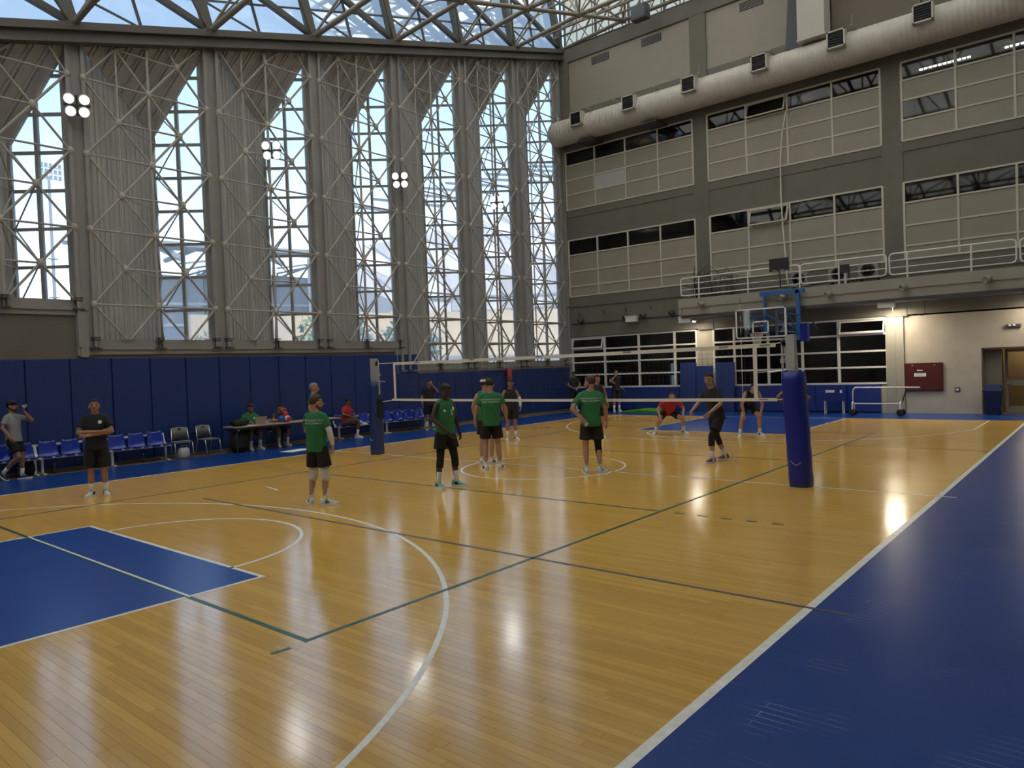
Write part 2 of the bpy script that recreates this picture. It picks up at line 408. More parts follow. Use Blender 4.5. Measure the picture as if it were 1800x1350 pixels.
# columns
for i, x in enumerate(COL):
    z0 = min(sill(max(i-1, 0)), sill(min(i, 7)))-.2; z1 = Bz(x)-.35
    b = MB(); b.box(x-CW/2+.05, x+CW/2-.05, 10.98, 11.3, z0, z1)
    b.box(x-CW/2, x-CW/2+.09, 10.88, 11.32, z0, z1); b.box(x+CW/2-.09, x+CW/2, 10.88, 11.32, z0, z1)
    c = b.build('column', Mt['column_paint'], wl)
    MB().hexa([(x-.5, 10.8, z1-.1+.28*-.5), (x+.5, 10.8, z1-.1+.14), (x+.5, 11.1, z1-.1+.14), (x-.5, 11.1, z1-.1-.14)],
              [(x-.4, 10.8, z1+.22-.11), (x+.4, 10.8, z1+.22+.11), (x+.4, 11.1, z1+.22+.11), (x-.4, 11.1, z1+.22-.11)]).build('gusset', Mt['roof_steel'], c)
# edge beam
b = MB(); x0, x1 = XB, 16.6
for (za, zb, ya, yb) in ((-.2, 0, 10.62, 11.2), (-.42, -.2, 10.74, 11.1), (-.50, -.42, 10.66, 11.16)):
    b.hexa([(x0, ya, Bz(x0)+za), (x1, ya, Bz(x1)+za), (x1, yb, Bz(x1)+za), (x0, yb, Bz(x0)+za)], [(x0, ya, Bz(x0)+zb), (x1, ya, Bz(x1)+zb), (x1, yb, Bz(x1)+zb), (x0, yb, Bz(x0)+zb)])
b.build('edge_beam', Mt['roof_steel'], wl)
ords = {2: 'seventh', 3: 'sixth', 4: 'fifth', 5: 'fourth', 6: 'third', 7: 'second', 8: 'first'}
LV = 1.965; L0 = 2.285                               # lattice module
for i in range(len(COL)-1):
    xa, xb = COL[i]+CW/2, COL[i+1]-CW/2; zs = sill(i); xm = (COL[i]+COL[i+1])/2; W = xb-xa
    YC, DJ = 11.16, 1.18
    jx, jy = xm+.62, 10.95+1.27                      # fold between cladding and glass
    zj = 9.43+.277*(xm+3.25)
    A = Vector((xa, YC, 0)); J = Vector((jx, jy, 0)); Bp = Vector((xb+.02, YC, 0))
    ta, tb = Bz(xa)-.62, Bz(xb)-.62
    # ribbed cladding: flat sheet plus standing ribs, top edge follows the soffit
    n = 7; d = (J-A); nr = Vector((-d.y, d.x, 0)).normalized()*-1
    for k in range(n):
        p, q = A+d*(k/n), A+d*((k+1)/n); h0 = ta+.25+(zj-ta-.1)*(k/n); h1 = ta+.25+(zj-ta-.1)*((k+1)/n)
        b = MB(); off = nr*-.03
        def V(v, z, o=Vector((0,0,0))): return (v.x+o.x, v.y+o.y, z)
        b.hexa([V(p, zs, off), V(q, zs, off), V(q, zs), V(p, zs)], [V(p, h0, off), V(q, h1, off), V(q, h1), V(p, h0)])
        f = d/n
        for (u0, u1, dep) in ((0, .10, .05), (.42, .47, .02), (.55, .60, .02)):
            a_, c_ = p+f*u0, p+f*u1; o2 = nr*dep; hh = h0+(h1-h0)*u0; hk = h0+(h1-h0)*u1
            b.hexa([V(a_, zs), V(c_, zs), V(c_, zs, o2), V(a_, zs, o2)], [V(a_, hh), V(c_, hk), V(c_, hk, o2), V(a_, hh, o2)])
        b.build('cladding_sheet', Mt['cladding'], wl)
    # sloping soffit: triangle from the beam down to the fold, with ribs
    P0, P1, PJ = Vector((xa-.1, 10.98, ta+.16)), Vector((xb+.1, 10.98, tb+.16)), Vector((jx, jy, zj))
    nn = (P1-P0).cross(PJ-P0).normalized(); nn = nn if nn.y < 0 else -nn
    m = 8
    for k in range(m):
        s0, s1 = k/m, (k+1)/m; a_, c_ = P0.lerp(P1, s0), P0.lerp(P1, s1)
        b = MB(); th = -nn*.03; a2, c2 = a_+(PJ-P1)*s0, c_+(PJ-P1)*s1   # sheets run parallel to the glazed edge
        b.hexa([a_, c_, c2, a2], [a_+th, c_+th, c2+th, a2+th])
        if k:
            for e_ in (0, .035): q_ = (P1-P0)*e_; b.bar(a_+q_+nn*.02, a2+q_+nn*.02, .035, .07, nn)
        b.build('soffit_sheet', Mt['soffit'], wl)
    MB().bar(P1+Vector((-.03, .03, 0)), PJ+Vector((0, -.03, 0)), .09, .12).build('soffit_edge', Mt['soffit'], wl)
    # glazing: window frame with single panes
    win = empty('window_%d' % (i+1), kind='structure')
    g = Bp-J; gl = g.length; gd = g.normalized(); gn = Vector((-gd.y, gd.x, 0))
    topz = lambda t: zj+(tb-zj)*t
    lev = [zs]; z = L0
    while z < 20:
        z += LV/2
        if z > zs+.25: lev.append(z)
    for c0, c1 in ((0, .5), (.5, 1)):
        for a_, z1 in zip(lev, lev[1:]):
            tl, tr = topz(c0), topz(c1)
            if a_ >= tr: continue
            pts = [(c0, a_), (c1, a_)]
            if z1 <= tl: pts += [(c1, z1), (c0, z1)]
            else:
                tt = lambda zz: (zz-zj)/(tb-zj)
                if z1 < tr: pts += [(c1, z1), (tt(z1), z1)]
                else: pts += [(c1, tr)]
                if a_ < tl: pts += [(c0, tl)]
                else: pts[0] = (tt(a_), a_)
            f3 = [J+g*t+Vector((0, 0, zz)) for t, zz in pts]
            k = len(f3)
            MB().add([p for p in f3]+[p+gn*.012 for p in f3], [tuple(range(k)), tuple(range(2*k-1, k-1, -1))]+[(j, k+j, k+(j+1) % k, (j+1) % k) for j in range(k)]).build('pane', Mt['win_glass'], win)
    fr = Mt['steel_paint']
    for t, wd in ((0, .11), (.5, .09), (1, .10)):
        p = J+g*t; MB().bar((p.x, p.y, zs), (p.x, p.y, topz(t)+.02), wd, .12, tuple(gn)).build('mullion', fr, win)
    for z in lev[1:]:
        if z > tb: break
        t0 = 0 if z < zj else (z-zj)/(tb-zj)
        p, q = J+g*t0, J+g; MB().bar((p.x, p.y, z), (q.x, q.y, z), .10, .07).build('transom', fr, win)
    if i < 1: continue
    # tubular lattice standing in front of the glazing
    om = ords[i+1]
    T = empty('space_frame', (xm, 10.93, zs), label='tubular steel lattice frame in front of the %s glazed bay counted from the far corner' % om, cat='truss', group='lattice frames of the glazed wall')
    off = Vector((xm, 10.93, zs)); tm = Mt['tube_paint']; YF = 10.93
    def N(t, z, y=0): return Vector((xa-.04+(W+.08)*t, YF+y, z))-off
    ztop = Bz(xm)-.55
    k0 = -3 if zs < 3 else (0 if zs < 4 else 1)
    k0 = math.ceil((zs-L0)/LV-.01)
    tops = lambda t: Bz(xa+W*t)-.55
    nodes = []
    def S(t0, z0, t1, z1, r=.033, y0=0, y1=0):
        # clip at the sill and under the beam
        if z0 > z1: t0, z0, t1, z1, y0, y1 = t1, z1, t0, z0, y1, y0
        if z1 <= zs+.02 or z0 >= min(tops(t0), tops(t1)): return
        if z0 < zs:
            f = (zs-z0)/(z1-z0); t0 += (t1-t0)*f; y0 += (y1-y0)*f; z0 = zs
        if z1 > tops(t1):
            f = (tops(t1)-z0)/(z1-z0); t1 = t0+(t1-t0)*f; y1 = y0+(y1-y0)*f; z1 = tops(t1)
        if abs(z1-z0)+abs(t1-t0) < .05: return
        strut(T, N(t0, z0, y0), N(t1, z1, y1), r, tm)
    tj = (jx-xa)/W; yj = jy-YF-.16
    kmax = int((ztop-L0)/LV)+2
    ztr = [0, 1]
    for k in range(k0-1, kmax):
        z = L0+LV*k; zh = z+LV/2; zn = z+LV
        for (t, q) in ((0, .25), (.5, .25), (.5, .75), (1, .75)):
            S(t, z, q, zh); S(t, zn, q, zh)
        if zs < z < tops(.5)-.05:
            S(0, z, .5, z-.0001, .028); S(.5, z, 1, z-.0001, .028)
        if zs < zh < tops(.5)-.05:
            S(.25, zh, .75, zh-.0001, .028)
        # rear layer to the fold of the glazing
        zjt = zj-.1
        if zh < zjt:
            S(.5, z, tj, zh, .02, 0, yj); S(.5, zn, tj, zh, .02, 0, yj)
            if zh > zs: S(.25, zh, tj, zh-.0001, .02, 0, yj)
            if i < 8: S(.75, zh, tj, zn, .02, 0, yj); S(.75, zh, tj, z, .02, 0, yj)
        for t, zz in ((0, z), (.5, z), (1, z), (.25, zh), (.75, zh)):
            if zs+.05 < zz < tops(t)-.1: nodes.append((t, zz))
    S(.5, zs, .5, 30, .04); S(.25, zs, .25, 30, .028); S(0, zs, 0, 30, .04); S(1, zs, 1, 30, .04)
    if 'node' not in _ST: _ST['node'] = MB().lathe([(.04, -.11), (.075, -.07), (.088, 0), (.075, .07), (.04, .11)], n=8).mesh('node', tm, True)
    for t, zz in nodes: inst('node', _ST['node'], T, loc=N(t, zz))
    for t in (0, .5, 1):                                           # clamps on the sill
        p = N(t, zs)
        MB().box(p.x-.13, p.x+.13, -.08, .08, -.26, -.23).tube((p.x-.04, 0, -.24), (p.x-.04, 0, .04), .02, 6).tube((p.x+.05, 0, -.24), (p.x+.05, 0, .0), .02, 6).box(p.x-.09, p.x+.09, -.05, .05, -.04, -.01).box(p.x-.11, p.x+.11, -.06, .06, .03, .055).build('foot_clamp', Mt['dark_steel'], T)
# floodlights on the lattice
def floodlight(name, p, aim, label, r=.12):
    o = empty(name, p, label=label, cat='floodlight', group='floodlights on the glazed wall')
    a = Vector(aim).normalized(); sx = a.cross(Vector((0,0,1))).normalized(); uz = sx.cross(a)
    MB().bar((0, .30, .0), (0, 0, 0), .06, .06).bar(tuple(sx*-.3), tuple(sx*.3), .05, .05).bar(tuple(uz*-.25), tuple(uz*.25), .05, .05).build('bracket', Mt['dark_steel'], o)
    for u, v in ((-.17, .15), (.17, .15), (-.15, -.15), (.15, -.15)):
        c = sx*u+uz*v+a*.03
        h = MB().lathe([(.05, -.2), (.10, -.12), (r+.02, .0), (r+.02, .02), (r, .02), (r-.01, .0)], c, a, 14).build('lamp_head', Mt['alu'], o, smooth=True)
        MB().lathe([(r-.012, .004), (r-.02, .014), (.001, .016)], c, a, 14).build('lens', Mt['lamp'], h)
    l = bpy.data.lights.new('floodlight', 'SPOT'); l.energy = 16; l.color = (.95, .98, 1); l.spot_size = R(110); l.spot_blend = .6; l.shadow_soft_size = .2
    q = bpy.data.objects.new('floodlight_beam', l); C.objects.link(q); q.location = Vector(p)+a*.15; q.rotation_euler = a.to_track_quat('-Z', 'Y').to_euler()
    return o
for x, q in ((-5.16, 'highest and brightest floodlight cluster on the glazed wall, at the nearest full column'), (.35, 'second floodlight cluster along the glazed wall, in front of sky-lit panes'), (5.64, 'third floodlight cluster along the glazed wall, on a column above the net post'), (11.06, 'farthest and dimmest floodlight cluster on the glazed wall')):
    floodlight('floodlight', (x, 10.55, 9.25), (CAM[0]-x-(2 if x < 0 else 8), CAM[1]-10.5+(0 if x < 0 else 2), -6), q)
# ---------------------------------------------------------------- roof: sloping space frame under translucent panels
SL = math.atan(.28); cu, su = math.cos(SL), math.sin(SL)
U0 = Vector((-5.05, 0, Bz(-5.05)))
def rp(x, y, n):                                   # x along the hall, y across, n up from the roof's lower chord
    return Vector((x-su*n, y, Bz(x)+cu*n))
ceil_ = empty('ceiling', kind='structure')
DEP = 2.3; PIT = 3.62; GX = [-15.91+PIT*k for k in range(10)]
GX = [-15.91, -12.29, -8.67, -5.05, -1.35, 2.31, 5.90, 9.56, 13.02, 16.6]
YS = [10.9-3.6*k for k in range(8)]
PX = [-19.5]+GX[:-1]+[16.9, 19.2]
for i in range(len(PX)-1):
    for j in range(len(YS)-1):
        x0, x1, y0, y1 = PX[i], PX[i+1], YS[j], YS[j+1]
        for a in range(2):
            for c in range(2):
                xa_, xb_ = x0+(x1-x0)*a/2+.002, x0+(x1-x0)*(a+1)/2-.002; ya_, yb_ = y0+(y1-y0)*c/2, y0+(y1-y0)*(c+1)/2
                ya_ -= .002; yb_ += .002
                q = [rp(xa_, ya_, DEP+.25), rp(xb_, ya_, DEP+.25), rp(xb_, yb_, DEP+.25), rp(xa_, yb_, DEP+.25)]
                MB().hexa(q, [p+Vector((0,0,.03)) for p in q]).build('roof_panel', Mt['roof_glass'], ceil_)
fg = empty('window_21', kind='structure')
for j in range(14):
    y0, y1 = 10.9-1.8*j, 10.9-1.8*(j+1)
    MB().box(17.05, 17.08, y1+.04, y0-.04, 17.35, 20.6).build('pane', Mt['roof_glass'], fg); MB().box(17.0, 17.08, y0-.05, y0+.05, 17.35, 20.6).build('mullion', Mt['roof_steel'], fg)
# purlins
for i in range(2*(len(GX)-1)+1):
    k = i//2; x = GX[k] if i % 2 == 0 else (GX[k]+GX[k+1])/2
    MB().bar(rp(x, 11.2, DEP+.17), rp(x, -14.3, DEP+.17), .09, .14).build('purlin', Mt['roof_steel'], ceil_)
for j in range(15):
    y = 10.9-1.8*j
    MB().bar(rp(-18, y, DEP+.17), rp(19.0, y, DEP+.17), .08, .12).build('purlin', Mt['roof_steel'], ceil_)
# clerestory strip between edge beam and roof
cl = empty('window_20', kind='structure')
for i in range(len(GX)-1):
    for a in range(2):
        xa_, xb_ = GX[i]+(GX[i+1]-GX[i])*a/2+.04, GX[i]+(GX[i+1]-GX[i])*(a+1)/2-.04
        for (n0, n1) in ((0, .95), (1.0, 1.85), (1.9, DEP+.2)):
            q = [rp(xa_, 11.12, n0), rp(xb_, 11.12, n0), rp(xb_, 11.12, n1), rp(xa_, 11.12, n1)]
            MB().hexa(q, [p+Vector((0,.02,0)) for p in q]).build('pane', Mt['clere_glass'], cl)
        xm_ = (xa_+xb_)/2
        MB().bar(rp(xb_+.04, 11.1, 0), rp(xb_+.04, 11.1, DEP+.2), .06, .07).build('mullion', Mt['roof_steel'], cl)
    for n in (.975, 1.875): MB().bar(rp(GX[i], 11.1, n), rp(GX[i+1], 11.1, n), .05, .05).build('transom', Mt['roof_steel'], cl)
# side truss above the columns and the grid of tubes
rt_, rs_ = Mt['roof_tube'], Mt['roof_steel']
tr = empty('roof_truss', (0, 10.9, 12), label='dark braced truss above the edge beam along the glazed wall', cat='truss')
o_ = Vector((0, 10.9, 12))
for i, x in enumerate(GX):
    MB().bar(rp(x, 10.9, -.1)-o_, rp(x, 10.9, DEP)-o_, .26, .22, (0,1,0)).build('post', rs_, tr)
    if i:
        x0 = GX[i-1]; xm_ = (x+x0)/2
        MB().bar(rp(x, 10.88, .05)-o_, rp(x0+.3, 10.88, DEP)-o_, .17, .17, (0,1,0)).build('diagonal', rs_, tr)
        MB().bar(rp(x0, 10.98, .05)-o_, rp(xm_, 10.98, 1.4)-o_, .05, .05, (0,1,0)).build('brace', rs_, tr)
        MB().bar(rp(xm_, 10.98, .0)-o_, rp(x0, 10.98, 1.0)-o_, .05, .05, (0,1,0)).build('brace', rs_, tr)
        MB().bar(rp(xm_, 10.98, 1.4)-o_, rp(x, 10.98, 1.9)-o_, .05, .05, (0,1,0)).build('brace', rs_, tr)
et = empty('end_truss', (16.75, 0, 17.4), label='dense end truss of thin tubes above the far wall parapet', cat='truss')
for k in range(28):
    y0 = 10.9-.9*k; y1 = y0-.9
    strut(et, (0, y0, 0), (0, y0, 2.5), .03, Mt['roof_tube'], 'vertical')
    strut(et, (0, y0, 0), (0, y1, 1.25), .025, Mt['roof_tube'], 'diagonal'); strut(et, (0, y1, 0), (0, y0, 1.25), .025, Mt['roof_tube'], 'diagonal')
    strut(et, (-.6, y0, .5), (-.1, y1, 2.3), .03, Mt['roof_tube'], 'diagonal'); strut(et, (-1.4, y0, .4), (0, y1, 1.6), .03, Mt['roof_tube'], 'diagonal')
for z, x in ((.15, 0), (1.25, 0), (.5, -.6), (.4, -1.4), (1.9, -.9)): strut(et, (x, 11, z), (x, -13.4, z), .05, Mt['roof_tube'], 'chord')
hf = empty('hanging_floodlight', (15.5, 5.85, 16.9), label='dark square floodlight hanging below the roof near the far wall', cat='floodlight')
MB().box(-.2, .2, -.36, .36, 0, .6).build('housing', Mt['dark_steel'], hf); MB().box(-.22, -.2, -.31, .31, .05, .55).build('lens', Mt['dark_duct'], hf); MB().bar((0, 0, .6), (0, 0, 1.2), .06, .06).bar((-.05, -.4, .3), (-.05, .4, .3), .04, .04).build('yoke', Mt['roof_tube'], hf)
sp = empty('roof_space_frame', (0, 0, 14), label='lattice of brown steel tubes carrying the sloping translucent roof', cat='truss')
o_ = Vector((0, 0, 14))
def LO(i, j): return rp(GX[i], YS[j], .25 if j else .0)-o_
def UP(i, j): return rp((GX[i]+GX[i+1])/2, (YS[j]+YS[j+1])/2, DEP)-o_
vis = []
nI, nJ = len(GX), len(YS)
cnt = 0
bb = MB()
for i in range(nI):
    for j in range(nJ):
        near = i >= 3 and j <= 3
        def seg(p, q, r, nm):
            global cnt
            if near and cnt < 295: strut(sp, p, q, r, rt_, nm); cnt += 1
            else: bb.tube(p, q, r, 6)
        if j < nJ-1: seg(LO(i, j), LO(i, j+1), .085, 'chord')
        if i < nI-1 and j: seg(LO(i, j), LO(i+1, j), .085, 'chord')
        if i < nI-1 and j < nJ-1:
            u = UP(i, j)
            for a, c in ((0,0), (1,0), (0,1), (1,1)): seg(LO(i+a, j+c), u, .042, 'web')
            if i < nI-2: seg(u, UP(i+1, j), .06, 'upper_chord')
            if j < nJ-2: seg(u, UP(i, j+1), .06, 'upper_chord')
        if j and i < nI:
            p = LO(i, j); seg(p, p+Vector((-su*DEP*.97, 0, cu*DEP*.97)), .04, 'web')
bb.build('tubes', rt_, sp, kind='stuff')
for i in range(3, nI):
    for j in range(1, 3):
        MB().ell(LO(i, j), (.15, .15, .15), None, 10, 6).build('node', rt_, sp, smooth=True)
# ---------------------------------------------------------------- far wall: concrete grid with panels and office windows
X0 = 16.6
BAYS = [(4.15, 10.80), (-3.18, 3.47), (-10.50, -3.87)]
wf = MB()
wf.box(X0, X0+.4, YR, 11.1, 16.75, 17.42)                                   # parapet
wf.box(X0, X0+.4, YR, 11.1, 12.50, 14.40); wf.box(X0, X0+.4, YR, 11.1, 8.25, 9.72); wf.box(X0, X0+.4, YR, 11.1, 3.55, 5.50)
for y0, y1 in ((10.80, 11.1), (3.47, 4.15), (-3.87, -3.18), (-13.5, -10.5)): wf.box(X0-.025, X0+.37, y0, y1, 3.5, 16.8)
wall_far = wf.build('wall_far', Mt['grey_concrete'], kind='structure')
for y0, y1 in ((10.45, 11.1), (3.40, 4.12), (-3.95, -3.2)): MB().box(X0-.05, X0+.02, y0, y1, 12.9, 17.41).build('pilaster', Mt['grey_concrete'], wall_far)
MB().box(X0-.06, X0+.02, YR, 11.1, 16.78, 17.42).build('parapet_band', Mt['grey_concrete'], wall_far)
for y0, y1 in BAYS:                                                        # plain top panels with small vents
    MB().box(X0+.02, X0+.1, y0+.02, y1-.02, 14.4, 16.75).build('top_panel', Mt['beige_panel'], wall_far)
    MB().box(X0-.03, X0, y0, y1, 9.35, 9.5).build('ledge', Mt['grey_concrete'], wall_far)
MB().box(X0-.05, X0, YR, 11.1, 5.0, 5.06).build('ledge', Mt['grey_concrete'], wall_far)
for y0, y1 in ((8.17, 9.13), (5.48, 6.46), (.95, 1.93)):
    v = MB().box(X0+.005, X0+.03, y0, y1, 16.28, 16.62).build('vent', Mt['grille'], wall_far)
    for k in range(5): MB().box(X0-.004, X0+.01, y0+.02, y1-.02, 16.31+k*.062, 16.325+k*.062).build('vent_slat', Mt['steel_paint'], v)
wn = [30]
def office(y0, y1, rows, cols, tilt=(), lit=(), newp=(), skip_low=None):
    """rows: list of (z0, z1, kind); y1 is the left end seen from the court"""
    w_ = empty('window_%d' % wn[0], kind='structure'); wn[0] += 1
    dy = (y1-y0)/cols; zt, zb = rows[0][1], rows[-1][0]
    fr = Mt['beige_frame']
    for c in range(cols+1):
        y = y1-c*dy; MB().box(X0-.035, X0+.06, y-.035, y+.035, zb, zt).build('mullion', fr, w_)
    zz = sorted(set([r[0] for r in rows]+[r[1] for r in rows]))
    for z in zz: MB().box(X0-.03, X0+.06, y0, y1, z-.03, z+.03).build('transom', fr, w_)
    for r, (z0, z1, kd) in enumerate(rows):
        for c in range(cols):
            a, b_ = y1-(c+1)*dy+.035, y1-c*dy-.035
            if kd == 'p' and (r, c) not in lit:
                MB().box(X0+.0, X0+.04, a, b_, z0+.03, z1-.03).build('panel', Mt['beige_panel_new' if (r, c) in newp else 'beige_panel'], w_)
            elif (r, c) in tilt:
                s = MB(); q0, q1 = z0+.05, z1-.06; ox = .2
                s.bar((X0-.0, a+.05, q1), (X0-ox, a+.05, q0), .05, .05); s.bar((X0, b_-.05, q1), (X0-ox, b_-.05, q0), .05, .05)
                s.bar((X0, a+.05, q1), (X0, b_-.05, q1), .05, .05); s.bar((X0-ox, a+.03, q0), (X0-ox, b_-.03, q0), .05, .05)
                h = s.build('sash', fr, w_)
                MB().hexa([(X0, a+.06, q1), (X0, b_-.06, q1), (X0+.01, b_-.06, q1), (X0+.01, a+.06, q1)], [(X0-ox, a+.06, q0), (X0-ox, b_-.06, q0), (X0-ox+.01, b_-.06, q0), (X0-ox+.01, a+.06, q0)]).build('pane', Mt['dark_glass'], h)
            else:
                MB().box(X0+.02, X0+.03, a, b_, z0+.03, z1-.03).build('pane', Mt['dark_glass'], w_)
    return w_

UPR = [(11.85, 12.50, 'w'), (11.15, 11.85, 'p'), (10.45, 11.15, 'p'), (9.73, 10.45, 'p')]
LOR = [(7.53, 8.25, 'w'), (6.72, 7.53, 'p'), (6.0, 6.72, 'p'), (5.52, 6.0, 'p')]
office(*BAYS[0], UPR, 4, newp=[(2, 1)]); office(*BAYS[1], UPR, 4, tilt=[(0, 1)]); office(*BAYS[2], UPR, 4, lit=[(2, 0)])
office(*BAYS[0], LOR, 4); office(*BAYS[1], LOR, 4, tilt=[(0, 1)]); office(*BAYS[2], LOR, 4)
# rooms behind the glass
rm = MB()
for z in (3.6, 5.1, 8.5, 9.4, 12.7, 14.0): rm.box(X0+.4, 20.6, YR, 11.1, z, z+.15)
rm.box(20.5, 20.7, YR, 7.24, 0, 14).box(20.5, 20.7, 7.64, 11.1, 0, 14).box(20.5, 20.7, 7.24, 7.64, 0, .97).box(20.5, 20.7, 7.24, 7.64, 2.1, 14).box(20.55, 20.6, 7.24, 7.64, 1.5, 1.58)
for y in (3.81, -3.52): rm.box(X0+.4, 20.6, y-.1, y+.1, 0, 14)
for y in (11.1, YR): rm.box(X0+.3, 20.6, y, y+.2, 0, 14)
rm.build('wall_office', Mt['room_dark'], wall_far)
MB().box(X0+.42, 20.5, -13.4, -3.63, 12.6, 12.68).build('office_ceiling', Mt['room_wall'], wall_far)
MB().box(20.3, 20.49, -13.4, -3.63, 9.6, 12.6).build('office_wall', Mt['room_wall'], wall_far)
for n, (y, lab) in enumerate(((-5.0, 'strip light of bright dots behind the upper right office window'), (-7.6, 'second strip light of bright dots at the photo edge, upper right office'))):
    o = empty('strip_light', (17.9, y, 12.5), label=lab, cat='ceiling light', group='office strip lights')
    MB().box(-.07, .07, -.85, .85, .04, .1).build('housing', Mt['alu'], o)
    for k in range(11): MB().box(-.05, .05, -.82+k*.15, -.72+k*.15, .0, .04).build('louvre_cell', Mt['office_light'], o)
shelf = empty('office_shelf', (17.2, 2.6, 11.5), label='row of binders behind the upper middle office window', cat='shelf')
MB().box(-.15, .15, -.75, .75, -.04, 0).build('board', Mt['brown'], shelf)
for k in range(14): MB().box(-.13, .1, -.7+k*.1, -.62+k*.1, 0, .28+.05*(k % 3)).build('binder', Mt['ac_grey'] if k % 3 else Mt['black'], shelf)
# ground floor
ll = bpy.data.lights.new('office_light', 'AREA'); ll.size = 1.6; ll.size_y = .3; ll.shape = 'RECTANGLE'; ll.energy = 70; ll.color = (1, .95, .85)
lo = bpy.data.objects.new('office_light', ll); C.objects.link(lo); lo.location = (17.9, -5.5, 12.4)
for n_, (x_, y_, z_, e_) in enumerate(((18.6, 7.4, 3.2, 16), (18.6, 0, 3.2, 16), (18.4, 7.4, 8.2, 7), (18.4, 0, 8.2, 7), (18.4, -7, 8.2, 7), (18.4, 7.4, 12.3, 6), (18.4, 0, 12.3, 8))):  # added fill lights without fixtures, brightening the rooms behind the dark panes
    rl = bpy.data.lights.new('room_fill', 'POINT'); rl.energy = e_; rl.color = (1, .9, .75); rl.shadow_soft_size = .2
    ro = bpy.data.objects.new('room_fill', rl); C.objects.link(ro); ro.location = (x_, y_, z_)
lw = MB(); XG = 16.7
lw.box(XG, XG+.3, 4.27, 11.1, 3.5, 3.6).box(XG, XG+.3, YR, 4.3, 3.5, 4.1)
for y0, y1 in ((10.85, 11.1), (3.52, 4.27), (-3.72, -3.18)): lw.box(XG, XG+.3, y0, y1, 0, 3.6)
lw.box(XG, XG+.3, -6.08, -3.6, 0, 4.1).box(XG, XG+.3, -9.0, -6.08, 2.25, 4.1).box(XG, XG+.3, YR, -7.7, 0, 4.1)
for y0, y1 in ((4.27, 10.85), (-3.18, 3.52)): lw.box(XG, XG+.3, y0, y1, 0, 1.1)
wl2 = lw.build('wall_far_lower', Mt['plaster'], kind='structure')
MB().box(XG-.1, XG+.05, -3.74, -3.17, 0, 4.0).box(XG-.12, XG-.05, -3.47, -3.44, 0, 4.0).build('corner_column', Mt['lower_plaster'], wl2)
MB().box(XG-.06, XG+.05, 4.27, 11.0, 3.55, 4.2).build('lintel', Mt['lower_plaster'], wl2)
MB().box(XG-.12, XG, YR, 11.0, 4.14, 4.22).build('cable_tray', Mt['dark_steel'], wl2)
def ground_win(n, ys, zs, tilt, blank=()):
    w_ = empty('window_%d' % n, kind='structure'); fr = Mt['white_paint']
    for y in ys: MB().box(XG-.04, XG+.08, y-.045, y+.045, zs[-1], zs[0]).build('mullion', fr, w_)
    for z in zs: MB().box(XG-.035, XG+.08, min(ys), max(ys), z-.035, z+.035).build('transom', fr, w_)
    for c in range(len(ys)-1):
        for r in range(len(zs)-1):
            a, b_ = ys[c+1]+.045, ys[c]-.045; z1, z0 = zs[r]-.035, zs[r+1]+.035
            if (r, c) in tilt:
                s = MB(); ox = .16
                s.bar((XG, a+.04, z1-.04), (XG-ox, a+.04, z0+.05), .05, .05); s.bar((XG, b_-.04, z1-.04), (XG-ox, b_-.04, z0+.05), .05, .05)
                s.bar((XG, a, z1-.04), (XG, b_, z1-.04), .05, .06); s.bar((XG-ox, a, z0+.05), (XG-ox, b_, z0+.05), .05, .08)
                h = s.build('sash', fr, w_)
                MB().hexa([(XG, a+.06, z1), (XG, b_-.06, z1), (XG+.01, b_-.06, z1), (XG+.01, a+.06, z1)], [(XG-ox, a+.06, z0+.05), (XG-ox, b_-.06, z0+.05), (XG-ox+.01, b_-.06, z0+.05), (XG-ox+.01, a+.06, z0+.05)]).build('pane', Mt['dark_glass'], h)
            else: MB().box(XG+.03, XG+.04, a, b_, z0, z1).build('pane', Mt['dark_glass'], w_)
ground_win(40, [10.85, 9.0, 7.15, 5.35, 4.30], [3.5, 2.92, 2.30, 1.70, 1.1], [(0, 0)])
ground_win(41, [3.52, 2.62, 1.2, -.15, -1.5, -3.18], [3.5, 2.92, 2.30, 1.70, 1.1], [(0, 4)])
# padding of the lower wall
for y0, y1 in [(10.85-1.15*k, 10.85-1.15*(k+1)) for k in range(12)]:
    y1 = max(y1, -3.17)
    if y0 - y1 < .2: continue
    MB().box(16.56, 16.7, y1+.004, y0-.004, .05, 1.06).box(16.54, 16.57, y1+.02, y0-.02, .07, 1.04).build('wall_pad', Mt['far_pad'] if 'far_pad' in Mt else Mt['blue_pad'], wl2)
for (y0, y1, z, nm) in ((4.25, 4.98, 2.12, 'tall blue gym mat leaning on the wall, left of the lit pillar'), (3.50, 4.21, 1.95, 'shorter blue gym mat leaning on the lit pillar'), (2.55, 3.33, 2.07, 'tall blue gym mat leaning right of the lit pillar behind the net edge')):
    MB().hexa([(16.28, y0, .0), (16.28, y1, 0), (16.38, y1, 0), (16.38, y0, 0)], [(16.42, y0, z), (16.42, y1, z), (16.52, y1, z), (16.52, y0, z)]).build('gym_mat', Mt['blue_pad'], label=nm, cat='gym mat', group='blue mats leaning on the far wall')
